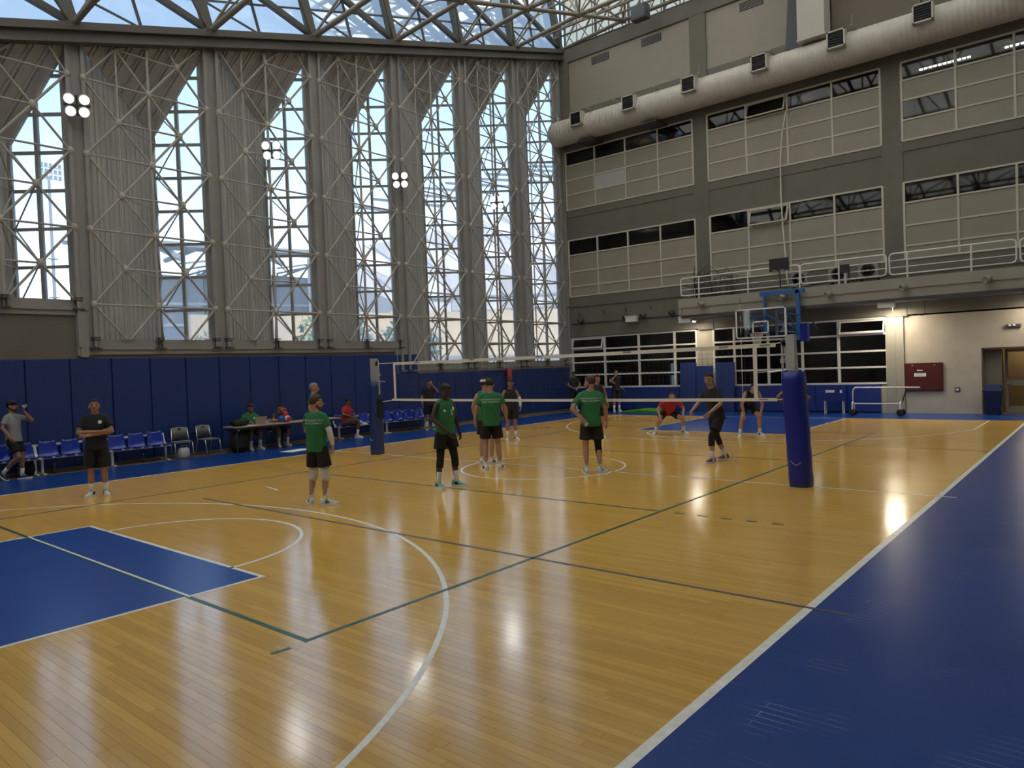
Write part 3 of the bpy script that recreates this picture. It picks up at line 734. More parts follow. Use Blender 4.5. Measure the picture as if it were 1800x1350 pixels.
# bright doorway reflected daylight: open service door at the left window
# doorway at the right
dr = empty('door_1', kind='structure')
MB().box(XG+.02, XG+.12, -6.12, -6.04, 0, 2.26).box(XG+.02, XG+.12, -7.75, -7.67, 0, 2.26).box(XG+.02, XG+.12, -7.7, -6.08, 2.2, 2.28).build('door_frame', Mt['brown'], dr)
leaf = MB()
for y0, y1, z0, z1 in ((-7.66, -7.56, 0, 2.2), (-6.75, -6.66, 0, 2.2), (-7.56, -6.75, 0, .22), (-7.56, -6.75, .92, 1.12), (-7.56, -6.75, 2.08, 2.2)): leaf.box(17.5, 17.55, y0, y1, z0, z1)
lf = leaf.build('door_leaf', Mt['beige_panel'], dr)
MB().box(17.52, 17.53, -7.56, -6.75, .22, .92).build('pane', Mt['board_glass'], lf); MB().box(17.52, 17.53, -7.56, -6.75, 1.12, 2.08).build('pane', Mt['board_glass'], lf)
MB().box(17.46, 17.5, -6.78, -6.68, 1.0, 1.04).build('handle', Mt['alu'], lf)
MB().box(19.6, 19.7, -9, -4.5, 0, 2.6).box(17.0, 19.7, -9.1, -9, 0, 2.6).box(17.0, 19.7, -5.6, -5.5, 0, 2.6).box(17, 19.7, -9, -5.5, 2.5, 2.6).build('corridor', Mt['door_tan'], dr)
MB().box(17.0, 17.5, -6.62, -5.9, 0, 2.3).build('corridor_panel', Mt['grey_concrete'], dr)
lp = bpy.data.lights.new('corridor_lamp', 'POINT'); lp.energy = 14; lp.color = (1, .72, .42); lp.shadow_soft_size = .12
lo = bpy.data.objects.new('corridor_lamp', lp); C.objects.link(lo); lo.location = (18.7, -7.2, 2.2)
# fire cabinet
fc = empty('fire_cabinet', (XG, -4.34, 1.3), label='dark red fire hose cabinet with white sticker on the plaster wall', cat='fire cabinet')
MB().box(-.06, 0, -.6, .6, -.5, .5).build('body', Mt['fire_red'], fc)
d_ = MB().box(-.075, -.06, -.57, .57, -.47, .47).build('door', Mt['fire_red'], fc)
MB().box(-.08, -.075, -.08, .29, .02, .14).build('sticker', Mt['paper'], d_)
for k, z in enumerate((.105, .065)): MB().box(-.082, -.08, -.04, .25, z-.012, z+.004).build('print_line', Mt['ac_grey'], d_)
MB().box(-.08, -.075, .02, .20, .225, .25).build('sticker', Mt['paper'], d_)
for y in (-.35, .35): MB().box(-.082, -.07, y-.02, y+.02, .4, .43).build('hinge', Mt['alu'], d_)
so_ = empty('wall_socket', (XG, -5.36, .84), label='small dark wall socket between fire cabinet and doorway', cat='socket')
MB().box(-.02, 0, -.08, .08, -.07, .07).build('plate', Mt['dark_steel'], so_); MB().box(-.025, -.02, -.04, .04, -.03, .03).build('insert', Mt['paper'], so_)
# hooks and emergency light
hk = empty('wall_bracket', (XG, -6.9, 2.95), label='dark bracket with two white lamps above the doorway', cat='emergency light')
MB().box(-.08, 0, -.3, .12, -.05, .05).build('base', Mt['dark_steel'], hk)
for y in (-.12, 0): MB().ell((-.1, y, .01), (.03, .04, .03), None, 8, 6).build('lamp', Mt['paper'], hk)
# wheelie bin
bn = empty('wheelie_bin', (16.42, -6.42, 0), label='blue wheelie bin standing at the doorway', cat='bin')
MB().hexa([(-.17, -.19, .05), (.17, -.19, .05), (.17, .19, .05), (-.17, .19, .05)], [(-.25, -.25, .8), (.25, -.25, .8), (.25, .25, .8), (-.25, .25, .8)]).box(-.27, .27, -.27, .27, .76, .81).build('body', Mt['bin_blue'], bn)
MB().hexa([(-.28, -.28, .81), (.28, -.28, .81), (.28, .28, .81), (-.28, .28, .81)], [(-.1, -.2, .97), (.22, -.2, 1.0), (.22, .2, 1.0), (-.1, .2, .97)]).build('lid', Mt['bin_blue'], bn)
for y in (-.17, .17): MB().lathe([(.09, -.03), (.1, 0), (.09, .03)], (.16, y, .1), (0, 1, 0), 12).build('wheel', Mt['rubber'], bn)
# ---------------------------------------------------------------- air duct
D = empty('air_duct', (15.9, 0, 13.22), label='long round beige air duct along the upper far wall', cat='duct')
prof = [(.35, 10.98), (.5, 10.95), (.57, 10.85)]
y = 10.7
while y > -12:
    prof += [(.575, y), (.586, y-.02), (.575, y-.04)]; y -= .17
MB().lathe([(r, h) for r, h in prof], (0, 0, 0), (0, 1, 0), 28).build('pipe', Mt['duct'], D, smooth=True)
for k, y in enumerate((9.15, 6.40, 3.59, .67, -2.11, -4.84, -7.6)):
    v = MB().box(-.74, -.45, y-.31, y+.31, -.09, .53)
    v.box(-.78, -.74, y-.31, y-.26, -.09, .53).box(-.78, -.74, y+.26, y+.31, -.09, .53).box(-.78, -.74, y-.31, y+.31, .48, .53).box(-.78, -.74, y-.31, y+.31, -.09, -.04)
    vo = v.build('outlet', Mt['duct_white'], D)
    MB().box(-.745, -.735, y-.26, y+.26, -.04, .48).build('grille', Mt['grille'], vo)
    for q in range(6): MB().bar((-.76, y-.26, .01+q*.085), (-.76, y+.26, .01+q*.085), .03, .012).build('louvre', Mt['grille'], vo)
for y in (8.6, 7.2, 5.2, 3.2, .3, -2.6, -5.6): MB().bar((-.62, y, .60), (.7, y, .60), .07, .05).tube((-.5, y, .6), (-.5, y, 1.0), .012, 6).build('hanger', Mt['steel_paint'], D)
for y in (9.2, 5.9): MB().box(-.3, .7, y-.6, y+.2, -.72, -.66).build('bracket', Mt['dark_steel'], D)
vd = empty('riser_duct', (15.7, -1.2, 13.85), label='white square duct dropping onto the round air duct', cat='duct')
MB().box(-.35, .4, -.48, .48, 0, 4.5).build('shaft', Mt['duct_white'], vd); MB().box(-.37, .42, -.5, .5, -.02, .06).build('collar', Mt['duct_white'], vd)
MB().hexa([(.3, .48, -.1), (.85, .48, -.1), (.85, 1.15, .1), (.3, 1.15, .1)], [(.3, .5, 4.4), (.85, .5, 4.4), (.85, .8, 4.4), (.3, .8, 4.4)]).build('side_duct', Mt['dark_duct'], vd)
MB().box(.5, .88, -3.4, -.5, -.4, 4.4).build('rear_shaft', Mt['brown_panel'] if 'brown_panel' in Mt else Mt['grey_concrete'], vd)
# hanging hose
pts = [(16.52, .12, 11.85), (16.45, .16, 11.7), (16.42, .3, 11.0), (16.42, .4, 9.9), (16.44, .42, 8.6), (16.42, .38, 7.4), (16.35, .3, 6.5), (16.2, .22, 5.9), (15.6, .0, 5.3), (15.3, -.15, 4.95)]
MB().path(pts, .028, 8).build('hanging_cable', Mt['cable'], label='pale cable hanging from an office window down to the balcony', cat='cable', smooth=True)
# ---------------------------------------------------------------- balcony
XBk = 15.1
bal = MB().box(XBk+.12, XG+.1, YR, 4.3, 4.30, 4.62).box(XBk, XBk+.14, YR, 4.3, 4.38, 4.74).box(XBk+.05, XBk+.16, YR, 4.3, 4.06, 4.38).box(XBk+.01, XG, 4.17, 4.315, 4.1, 4.73).build('balcony', Mt['lower_plaster'], kind='structure')
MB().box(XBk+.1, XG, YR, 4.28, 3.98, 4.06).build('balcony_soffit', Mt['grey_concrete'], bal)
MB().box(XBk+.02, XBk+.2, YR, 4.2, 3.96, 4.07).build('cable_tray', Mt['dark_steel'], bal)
def railing(y0, y1, label, posts, left=True):
    o = empty('balcony_railing', (XBk+.07, y0, 4.74), label=label, cat='railing', group='white balcony railings')
    L = y1-y0; r = .028; c = .12; zt, zb = .86, .14
    pts = [(0, c, zb), (0, L-c, zb), (0, L-.03, zb+.03), (0, L, zb+c), (0, L, zt-c), (0, L-.03, zt-.03), (0, L-c, zt), (0, c, zt), (0, .03, zt-.03), (0, 0, zt-c), (0, 0, zb+c), (0, .03, zb+.03), (0, c, zb)]
    MB().path(pts, r, 8).build('frame', Mt['white_paint'], o, smooth=True)
    for z in (.38, .62): strut(o, (0, 0, z), (0, L, z), .016, Mt['white_paint'], 'rail')
    for y in posts: strut(o, (0, y-y0, 0), (0, y-y0, zt), .03, Mt['white_paint'], 'post')
railing(-.62, 4.2, 'white tubular balcony railing above the basketball hoop', (3.4, 1.35))
railing(-3.55, -.66, 'white tubular balcony railing in front of the fan units', (-2.0, -.62))
railing(-7.25, -3.65, 'white tubular balcony railing right of the fan units', (-4.2, -6.05))
railing(-11, -7.35, 'white tubular balcony railing cut by the photo edge', (-8, -10))
railing_side = MB()
for k in range(5): railing_side.tube((XBk+.07, 4.2, 4.9+.17*k), (16.5, 4.2, 4.9+.17*k), .014, 6)
railing_side.tube((16.45, 4.2, 4.74), (16.45, 4.2, 5.6), .02, 6)
railing_side.build('side_railing', Mt['white_paint'], label='thin railing closing the left end of the balcony', cat='railing', smooth=True)
def fan_unit(y, z, lab, r=.23):
    o = empty('fan_unit', (15.75, y, z), label=lab, cat='fan unit', group='fan units on the balcony')
    MB().box(-.1, .25, -.33, .33, 0, .56).build('casing', Mt['ac_grey'], o)
    MB().lathe([(r, -.01), (r, .02), (r-.02, .02)], (-.1, 0, .28), (-1, 0, 0), 24).build('opening', Mt['black'], o)
    for k in range(1, 4): MB().lathe([(r*k/4-.006, .025), (r*k/4-.006, .031), (r*k/4+.006, .031), (r*k/4+.006, .025)], (-.1, 0, .28), (-1, 0, 0), 20).build('guard_ring', Mt['dark_steel'], o)
    MB().lathe([(.04, .02), (.045, .035), (.001, .04)], (-.1, 0, .28), (-1, 0, 0), 10).build('hub', Mt['ac_grey'], o)
    MB().box(-.08, .2, -.3, -.24, -.2, 0).box(-.08, .2, .24, .3, -.2, 0).build('stand', Mt['dark_steel'], o)
fan_unit(-.42, 4.84, 'fan unit behind the railing below the hanging screen'); fan_unit(-1.83, 4.88, 'middle fan unit on the balcony, left of the small dark lamp'); fan_unit(-2.85, 4.9, 'rightmost fan unit on the balcony, beside the small dark lamp', .24)
tv = empty('screen', (15.0, .07, 5.43), label='black flat screen hung on the balcony railing', cat='screen')
MB().box(-.03, .03, -.36, .36, 0, .48).build('casing', Mt['black'], tv); MB().box(-.034, -.03, -.34, .34, .08, .46).build('panel', Mt['grille'], tv)
for y in (.08, -.2): MB().box(-.036, -.03, y, y+.16, .02, .05).build('label_strip', Mt['ac_grey'], tv)
MB().bar((.03, 0, .1), (.1, 0, -.6), .04, .04).build('arm', Mt['dark_steel'], tv)
fl = empty('work_lamp', (15.02, -2.24, 5.1), label='small square dark lamp clamped on the railing between two fan units', cat='lamp')
MB().box(-.05, .03, -.15, .15, 0, .3).build('housing', Mt['black'], fl); MB().bar((0, 0, .02), (.1, 0, -.37), .06, .06).build('arm', Mt['white_paint'], fl)
# heap of wire baskets / goal nets on the balcony end
hp = empty('folded_frames', (15.75, 2.95, 4.62), label='dark heap of folded metal frames and netting on the balcony end', cat='frame')
for k in range(20):
    a = random.uniform(-1.1, 1.0); c = random.uniform(-1.1, 1.0); h = random.uniform(.7, 1.5); t = random.uniform(-.3, .3)
    MB().path([(t, a, 0), (t, a+.08, h*.8), (t, (a+c)/2, h), (t, c, h*.7), (t, c+.1, 0)], .014, 6).build('bent_tube', Mt['dark_steel'], hp, smooth=True)
n_ = MB()
for k in range(26):
    a = random.uniform(-.9, .9); z0 = random.uniform(0, .5)
    n_.path([(random.uniform(-.3, .3), a, z0*.3), (random.uniform(-.3, .3), a+random.uniform(-.2, .2), z0+.3), (random.uniform(-.3, .3), a+random.uniform(-.4, .4), .9*random.random())], .006, 4)
n_.build('netting', Mt['dark_steel'], hp, kind='stuff')
# spotlights on the balcony face and the wall
def spot(p, label, dark=False):
    o = empty('wall_spotlight', p, label=label, cat='spotlight', group='small spotlights on the far wall')
    m_ = Mt['dark_steel'] if dark else Mt['lower_plaster']
    MB().bar((0, 0, 0), (-.16, 0, .06), .05, .05).build('arm', m_, o)
    MB().lathe([(.05, -.16), (.10, -.1), (.12, .08), (.11, .09), (.09, .06)], (-.22, 0, .02), (-.6, .5, -.25), 12).build('head', m_, o, smooth=True)
spot((15.1, 3.21, 4.42), 'small spotlight on the balcony face, nearest the left end'); spot((15.1, -.05, 4.42), 'small spotlight on the balcony face half hidden by the hoop frame')
spot((15.1, -1.69, 4.36), 'small spotlight on the balcony face, below the two fan units'); spot((15.1, -4.11, 4.36), 'small spotlight on the balcony face above the fluorescent box'); spot((15.1, -6.5, 4.4), 'small spotlight on the balcony face nearest the photo edge')
for y, q in ((10.14, 'leftmost dark spotlight on the far wall by the corner'), (7.67, 'dark spotlight on the far wall left of the small white box'), (6.75, 'dark spotlight on the far wall above the small white box'), (5.31, 'dark spotlight on the far wall beside the balcony end')): spot((16.62, y, 4.28), q, True)
for y, q in ((10.3, 'dark hook high on the far wall, nearest the corner'), (8.9, 'dark hook on the far wall, second from the corner'), (7.7, 'dark hook on the far wall above the small white light box'), (6.4, 'dark hook on the far wall nearest the balcony end')):
    MB().path([(16.6, y, 4.72), (16.5, y, 4.7), (16.47, y-.03, 4.6), (16.5, y-.06, 4.55)], .018, 6).build('wall_hook', Mt['dark_steel'], label=q, cat='hook', group='wall hooks')
def tube_light(p, label, power, on=True):
    o = empty('fluorescent_box', p, label=label, cat='light fixture', group='fluorescent fixtures under the balcony')
    MB().box(-.1, .1, -.27, .27, -.06, .16).box(-.12, .12, -.3, .3, .16, .2).build('box', Mt['white_paint'], o)
    if on:
        MB().box(.15, .9, -.10, .10, .02, .08).build('reflector', Mt['white_paint'], o)
        MB().tube((.18, 0, .0), (.88, 0, .0), .022, 8).build('tube', Mt['tube_light'], o)
        l = bpy.data.lights.new('fluorescent', 'AREA'); l.shape = 'RECTANGLE'; l.size = .9; l.size_y = .5; l.energy = power; l.color = (1, .87, .66)
        q = bpy.data.objects.new('fluorescent', l); C.objects.link(q); q.location = (p[0]+.5, p[1], p[2]-.05)
tube_light((15.3, 4.1, 3.84), 'fluorescent box with glowing tube under the left end of the balcony', 22)
tube_light((15.3, -3.5, 3.84), 'fluorescent box with glowing tube above the grey pillar beside the fire cabinet', 66)
tube_light((15.3, -7.7, 3.84), 'fluorescent box at the photo edge under the balcony', 28)
tube_light((16.3, 7.25, 4.12), 'small white light box on the far wall below the hooks', 0, False)
for y, q in ((-4.55, 'bent wire hook hanging under the balcony, right of the bright tube'), (-3.55, 'curled wire hook hanging under the balcony at the grey pillar')): MB().path([(15.9, y, 3.95), (15.9, y-.02, 3.55), (15.85, y+.08, 3.45), (15.85, y+.16, 3.5)], .014, 6).build('ceiling_hook', Mt['dark_steel'], label=q, cat='hook', group='balcony hooks')
# ---------------------------------------------------------------- outside seen through the glazing
mk('asphalt', (.13, .125, .115), .9, var=.1, scale=.3); mk('tan_wall', (.40, .33, .22), .85, var=.08, scale=.4)
mk('stand_grey', (.17, .18, .20), .8); mk('stand_roof', (.15, .16, .18), .8); mk('terrace_white', (.42, .42, .42), .8); mk('stand_pale', (.30, .30, .31), .8); mk('hill', (.17, .21, .23), .9, var=.2, scale=.02)
mk('leaf_a', (.10, .17, .06), .8, var=.3, scale=1.5); mk('leaf_b', (.075, .14, .07), .8, var=.3, scale=1.5); mk('bark', (.10, .075, .055), .9)
MB().box(-150, 260, 13.3, 420, -.6, -.35).build('ground', Mt['asphalt'], kind='structure')
tw = empty('boundary_wall', (33, 34, 0), label='sunlit tan concrete wall outside the far windows', cat='wall')
for k in range(16):
    MB().box(-24+k*4.0, -20.04+k*4.0, 0, .4, -.5, 6.2+.2*k).build('wall_panel', Mt['tan_wall'], tw)
MB().box(-24, 40, -.3, -.05, -.4, 3.4).build('kerb_wall', Mt['stand_grey'], tw)
st = empty('stadium_stand', (22, 78, 0), label='large grey stadium stand with latticed roof seen through the glass', cat='building')
for k in range(12): MB().box(k*9, k*9+8.8, -3, 12, -.4, 14.5+.5*k).build('wall_panel', Mt['stand_grey'], st)
for k in range(9):
    x = 2+k*12
    MB().path([(x, -12, 15+.55*k), (x, -4, 18+.6*k), (x, 8, 19.5+.62*k), (x, 18, 19+.62*k)], .35, 6).build('roof_arch', Mt['stand_roof'], st)
    for q in range(5): MB().bar((x+12*(q/5), -11+q*4, 14.6+.5*k), (x+12, -8+q*4, 17+.55*k), .22, .22).build('roof_brace', Mt['stand_roof'], st)
    MB().hexa([(x-2, -11, 16.4+.55*k), (x+9.8, -11, 16.9+.55*k), (x+9.8, 16, 20.6+.62*k), (x-2, 16, 20.2+.62*k)], [(x-2, -11, 16.9+.55*k), (x+9.8, -11, 17.4+.55*k), (x+9.8, 16, 21.1+.62*k), (x-2, 16, 20.7+.62*k)]).build('roof_sheet', Mt['stand_roof'], st)
for z in (6, 8.5, 11): MB().bar((0, -3.2, z), (105, -3.2, z+3), .3, .3).build('rail', Mt['terrace_white'], st)
nb_ = empty('grandstand', (34, 44, 0), label='tall pale grandstand with inclined tiers outside the corner windows', cat='building')
for k in range(10):
    MB().hexa([(k*4, 0, -.4), (k*4+3.9, 0, -.4), (k*4+3.9, 14, -.4), (k*4, 14, -.4)], [(k*4, 0, 9+k*.9), (k*4+3.9, 0, 9.9+k*.9), (k*4+3.9, 14, 16+k*1.1), (k*4, 14, 15+k*1.1)]).build('tier_block', Mt['terrace_white' if k % 2 else 'stand_pale'], nb_)
    for q in range(4): MB().bar((k*4, -.1, 4.5+q*1.6+k*.3), (k*4+3.9, -.1, 4.5+q*1.6+k*.35), .2, .25).build('tier_edge', Mt['stand_grey'], nb_)
    MB().bar((k*4, -3, 17+k*1.3), (k*4+4, 12, 21+k*1.3), .3, .3).build('roof_beam', Mt['stand_roof'], nb_)
hl = MB()
for k in range(40):
    a0, a1 = -60+k*14, -46+k*14
    h0 = 22+9*math.sin(k*.5)+4*math.sin(k*1.3); h1 = 22+9*math.sin((k+1)*.5)+4*math.sin((k+1)*1.3)
    hl.hexa([(a0, 300, 0), (a1, 300, 0), (a1, 380, 0), (a0, 380, 0)], [(a0, 340, h0), (a1, 340, h1), (a1, 345, h1), (a0, 345, h0)])
hl.build('distant_hills', Mt['hill'], kind='structure')
def mast(p, h, label, sc=1):
    o = empty('light_mast', p, label=label, cat='light mast', group='stadium light masts'); o.scale = (sc, sc, sc); h = h/sc
    MB().tube((0, 0, 0), (0, 0, h), .45, 8, .28).build('pole', Mt['stand_grey'], o)
    for r_ in range(3):
        MB().bar((-2.6, 0, h-.5+r_*1.3), (2.6, 0, h-.5+r_*1.3), .15, .15).build('cross_bar', Mt['stand_grey'], o)
        for k in range(6): MB().box(-2.5+k*.9, -2.0+k*.9, -.35, .1, h-.3+r_*1.3, h+.35+r_*1.3).build('lamp', Mt['stand_grey'], o)
    for z in (h*.5, h*.66): MB().box(-1, 1, -.6, .6, z, z+.15).build('platform', Mt['stand_grey'], o)
mast((7.5, 52.3, -.4), 18.4, 'tall stadium light mast outside the leftmost glazed bay', .34)
mast((17.5, 60, -.4), 17.2, 'smaller stadium light mast seen behind the second full glazed bay', .3)
def tree(p, h, r, label, lm, seed):
    rnd = random.Random(seed); o = empty('tree', p, label=label, cat='tree', group='trees outside the windows')
    MB().tube((0, 0, 0), (0, 0, h*.6), .18, 7, .1).build('trunk', Mt['bark'], o)
    b = MB()
    for k in range(9):
        a = rnd.uniform(0, 6.28); MB.tube(b, (0, 0, h*.4), (math.cos(a)*r*.7, math.sin(a)*r*.7, h*rnd.uniform(.6, .9)), .06, 5, .02)
    b.build('branches', Mt['bark'], o)
    b = MB()
    for k in range(1300):
        th = rnd.uniform(0, 6.28); ph = math.acos(rnd.uniform(-1, 1)); q = rnd.random()**.4*r*(1+.2*math.sin(3*th))
        c = Vector((q*math.sin(ph)*math.cos(th), q*math.sin(ph)*math.sin(th), h*.68+q*math.cos(ph)*.75))
        u = Vector((rnd.gauss(0, 1), rnd.gauss(0, 1), rnd.gauss(0, 1))).normalized()*.26; v = u.cross(Vector((rnd.gauss(0, 1), rnd.gauss(0, 1), rnd.gauss(0, 1)))).normalized()*.12
        b.add([c-u, c+v, c+u, c-v], [(0, 1, 2, 3)])
    b.build('foliage', Mt[lm], o, kind='stuff')
for x, y, h, r, lab, lm, sd in ((-2.5, 21, 5.6, 1.9, 'leafy green tree low behind the leftmost glazed bay', 'leaf_b', 1), (-5.6, 21, 5.0, 1.4, 'small leafy tree beside the light mast behind the leftmost bay', 'leaf_a', 2), (9, 29, 5.4, 2.2, 'green tree before the tan wall behind the second full bay', 'leaf_b', 3), (15.5, 28, 6.6, 2.4, 'broad green tree behind the third full bay', 'leaf_a', 4), (22, 28.5, 6.4, 2.2, 'green tree behind the fourth full bay', 'leaf_b', 5)):
    tree((x, y, -.4), h, r, lab, lm, sd)
# ---------------------------------------------------------------- volleyball posts and net
def vpost(y, label, lean, pr=.185, flip=1):
    o = empty('net_post', (0, y, 0), label=label, cat='net post', group='net posts')
    P = lambda z, r=0: Vector((0, lean*z, z))
    n = 14; rs = []
    for i in range(15):
        z = 1.93*i/14; c = P(z); q = pr*(1+.018*math.sin(i*2.1))*(1 if 0 < i < 14 else .97)
        rs.append([c+Vector((math.copysign(abs(math.cos(2*math.pi*j/20))**.7, math.cos(2*math.pi*j/20))*q, math.copysign(abs(math.sin(2*math.pi*j/20))**.7, math.sin(2*math.pi*j/20))*q, 0)) for j in range(20)])
    pad = MB().rings(rs).build('padding', Mt['post_pad'] if y < 0 else Mt['blue_pad'], o, smooth=True)
    for z in (.42,): MB().path([P(z)+Vector((-pr*1.02, -.08, 0)), P(z-.05)+Vector((-pr*1.06, 0, 0)), P(z+.02)+Vector((-pr*1.0, .1, 0))], .004, 5).build('lacing', Mt['net_white'], pad)
    t = MB().bar(P(1.93), P(2.56), .14, .13)
    t.box(-.085, -.045, lean*2.2-.07, lean*2.2+.07, 1.95, 2.55); t.build('pole', Mt['alu'], o)
    MB().box(-.02, .02, lean*2.45+flip*.06, lean*2.45+flip*.14, 2.36, 2.44).lathe([(.05, -.02), (.06, 0), (.05, .02)], (0, lean*2.43+flip*.12, 2.43), (1, 0, 0), 12).build('pulley', Mt['dark_steel'], o)
    MB().tube((.0, lean*2+flip*.17, 1.6), (.0, lean*2+flip*.17, 2.5), .02, 8).tube((.0, lean*2+flip*.10, 1.95), (.0, lean*2+flip*.13, 2.42), .014, 8).box(-.03, .03, lean*2+flip*.14, lean*2+flip*.2, 2.08, 2.16).build('tension_bar', Mt['alu'], o)
    MB().tube((0, lean*1.9+flip*.05, 1.97), (0, lean*1.9+flip*.42, 1.93), .014, 6).build('crank', Mt['alu'], o)
    return o
vpost(-5.5, 'bright blue padded net post standing close to the right sideline', .045)
vpost(5.58, 'dark blue padded net post standing across the court by the benches', -.005, .165, -1)
net = empty('volleyball_net', (0, 0, 1.43), label='volleyball net with white bands stretched across the court', cat='net')
ya, yb = -4.78, 4.80
def sag(y): return .015*((y/4.8)**2-1)
def band(z, h, name, e0, e1):
    rs = []
    for i in range(21):
        y = e0+(e1-e0)*i/20; s = sag(min(max(y, -4.8), 4.8))
        rs.append([(-.006, y, z+s), (.006, y, z+s), (.006, y, z+h+s), (-.006, y, z+h+s)])
    return MB().rings(rs).build(name, Mt['band'], net)
tb_ = band(.93, .07, 'top_band', ya-.35, yb); bb_ = band(0, .055, 'bottom_band', ya-.35, yb+.1)
for y in (-4.95, -4.2, -2.2, .0, 2.0, 3.9): MB().box(-.0075, .0075, y-.09, y+.09, .95, .985).box(-.0076, .0076, y-.045, y+.05, .957, .978).build('print_mark', Mt['ac_grey'], tb_)
for y in (-4.9, -1.5, 1.4): MB().box(-.0075, .0075, y-.08, y+.08, .018, .042).build('print_mark', Mt['ac_grey'], bb_)
for y in (ya, yb-.05): MB().box(-.007, .007, y-.02, y+.05, 0, 1.0).build('side_band', Mt['band'], net)
m_ = MB(); k = 0
while ya+k*.1 < yb: y = ya+k*.1; m_.box(-.0016, .0016, y-.0016, y+.0016, .03, .95); k += 1
for k in range(1, 10): m_.box(-.0016, .0016, ya, yb, .03+k*.092, .033+k*.092)
m_.build('mesh', Mt['net_cord'], net, kind='stuff')
for z, e in ((.985, 1), (.02, .6)):
    MB().path([(0, ya-.3, z), (0, -5.38, z+.03)], .008, 5).build('cord', Mt['net_white'], net); MB().path([(0, yb, z), (0, 5.45, z-(.0 if e == 1 else .06))], .009, 5).build('cord', Mt['net_white'], net)
MB().path([(0, ya, .5), (0, -5.15, .52), (0, -5.4, .55)], .006, 5).build('cord', Mt['net_white'], net)
for y, q in ((-4.52, 'striped antenna rod on the near end of the net'),):
    o = empty('antenna', (.0, y, 1.44), label=q, cat='antenna')
    for k in range(18): MB().tube((.015, 0, k*.1), (.015, 0, k*.1+.1), .006, 6).build('stripe', Mt['red_pad'] if k % 2 and k > 9 else Mt['net_white'], o)
tw_ = empty('towel', (.0, 5.38, .98), label='dark towel hanging at the far net post', cat='towel')
MB().hexa([(-.1, -.1, -.02), (.02, -.12, 0), (.04, .1, 0), (-.08, .1, .02)], [(-.08, -.09, .48), (.0, -.1, .5), (.0, .08, .5), (-.07, .08, .5)]).build('cloth', Mt['bag_black'], tw_)
# ---------------------------------------------------------------- basketball hoop
H = empty('basketball_hoop', (12.8, 0, 2.9), label='basketball hoop with glass backboard on a blue hanging frame', cat='hoop')
fr = MB()
for (y0, y1, z0, z1) in ((-.9, .9, 0, .05), (-.9, .9, 1.0, 1.05), (-.9, -.85, 0, 1.05), (.85, .9, 0, 1.05)): fr.box(-.02, .03, y0, y1, z0, z1)
bd = MB().box(0, .012, -.86, .86, .05, 1.0).build('backboard', Mt['board_glass'], H)
fr.build('frame', Mt['white_paint'], bd)
sq = MB()
for (y0, y1, z0, z1) in ((-.295, .295, .15, .2), (-.295, .295, .55, .6), (-.295, -.245, .15, .6), (.245, .295, .15, .6)): sq.box(-.012, -.002, y0, y1, z0, z1)
sq.build('target_square', Mt['white_paint'], bd)
for y in (-.55, .55): MB().box(.03, .06, y-.04, y+.04, .05, .95).build('rear_strip', Mt['ac_grey'], bd)
a_ = [2*math.pi*k/24 for k in range(25)]
MB().path([(-.375+.225*math.cos(t), .225*math.sin(t), .15) for t in a_], .012, 6).box(-.16, .02, -.06, .06, .1, .16).build('rim', Mt['hoop_red'], H, smooth=True)
nb = MB()
for k in range(12):
    for s in (1, -1):
        pts = []
        for j in range(5):
            t = 2*math.pi*(k+s*j*.5)/12; r = (.22, .175, .145, .125, .12)[j]
            pts.append((-.375+r*math.cos(t), r*math.sin(t), .14-.1*j))
        nb.path(pts, .005, 4)
nb.build('net', Mt['net_white'], H, kind='stuff')
hb = Mt['hoop_blue']
for y in (-.62, .62):
    MB().bar((2.1, y, -.1 if y < 0 else .2), (2.1, y, 1.75), .13 if y < 0 else .1, .13 if y < 0 else .1, (1,0,0)).build('upright', hb, H)
    MB().bar((.03, y, .2), (2.1, y, .2), .05, .05).bar((.03, y, .85), (2.1, y, .85), .05, .05).bar((.3, y, .2), (1.1, y, .85), .035, .035).bar((1.1, y, .85), (1.9, y, .2), .035, .035).build('stay', hb, H)
MB().bar((2.1, -.85, 1.72), (2.1, .78, 1.72), .13, .15).build('crossbeam', hb, H)
MB().bar((2.1, -.62, .3), (2.1, .62, .95), .04, .04).build('brace', hb, H)
MB().box(1.95, 2.2, -.98, -.72, -.15, .5).build('winch', Mt['post_pad'], H)
MB().bar((2.2, -.8, 1.1), (3.2, -.95, .3), .04, .04).build('rear_strut', Mt['dark_steel'], H)
# ---------------------------------------------------------------- wheeled barrier, folded table, green mat
tr_ = empty('equipment_trolley', (15.4, -2.3, 0), label='white tubular trolley on black wheels by the grey pillar', cat='trolley')
wp = Mt['white_paint']
MB().path([(0, 0, .3), (0, .0, .85), (0, -.03, .95), (0, -.1, 1.0), (0, -2.15, .98)], .028, 8).build('handle_frame', wp, tr_, smooth=True)
MB().tube((0, -.02, .42), (0, -1.55, .42), .022, 8).build('lower_rail', wp, tr_)
MB().bar((0, -1.75, .98), (0, -1.6, .5), .04, .04).build('strut', Mt['black'], tr_)
for y in (0, -1.55):
    for x in (-.16, .16):
        MB().path([(x*.2, y, .5), (x*.8, y, .42), (x, y, .12)], .024, 7).build('leg', wp, tr_)
        MB().lathe([(.05, -.03), (.11, -.025), (.12, 0), (.11, .025), (.05, .03)], (x, y, .12), (1, 0, 0), 14).build('wheel', Mt['rubber'], tr_)
ft = empty('score_desk', (15.95, -1.5, 0), label='blue padded desk with a white sticker in front of the far wall', cat='desk')
MB().box(-.12, .12, -.36, .36, .5, 1.08).build('body', Mt['far_pad'], ft); MB().box(-.13, -.12, -.05, .27, .8, .9).build('sticker', Mt['paper'], ft); MB().box(-.13, -.12, -.32, -.24, .78, .9).build('sticker', Mt['paper'], ft)
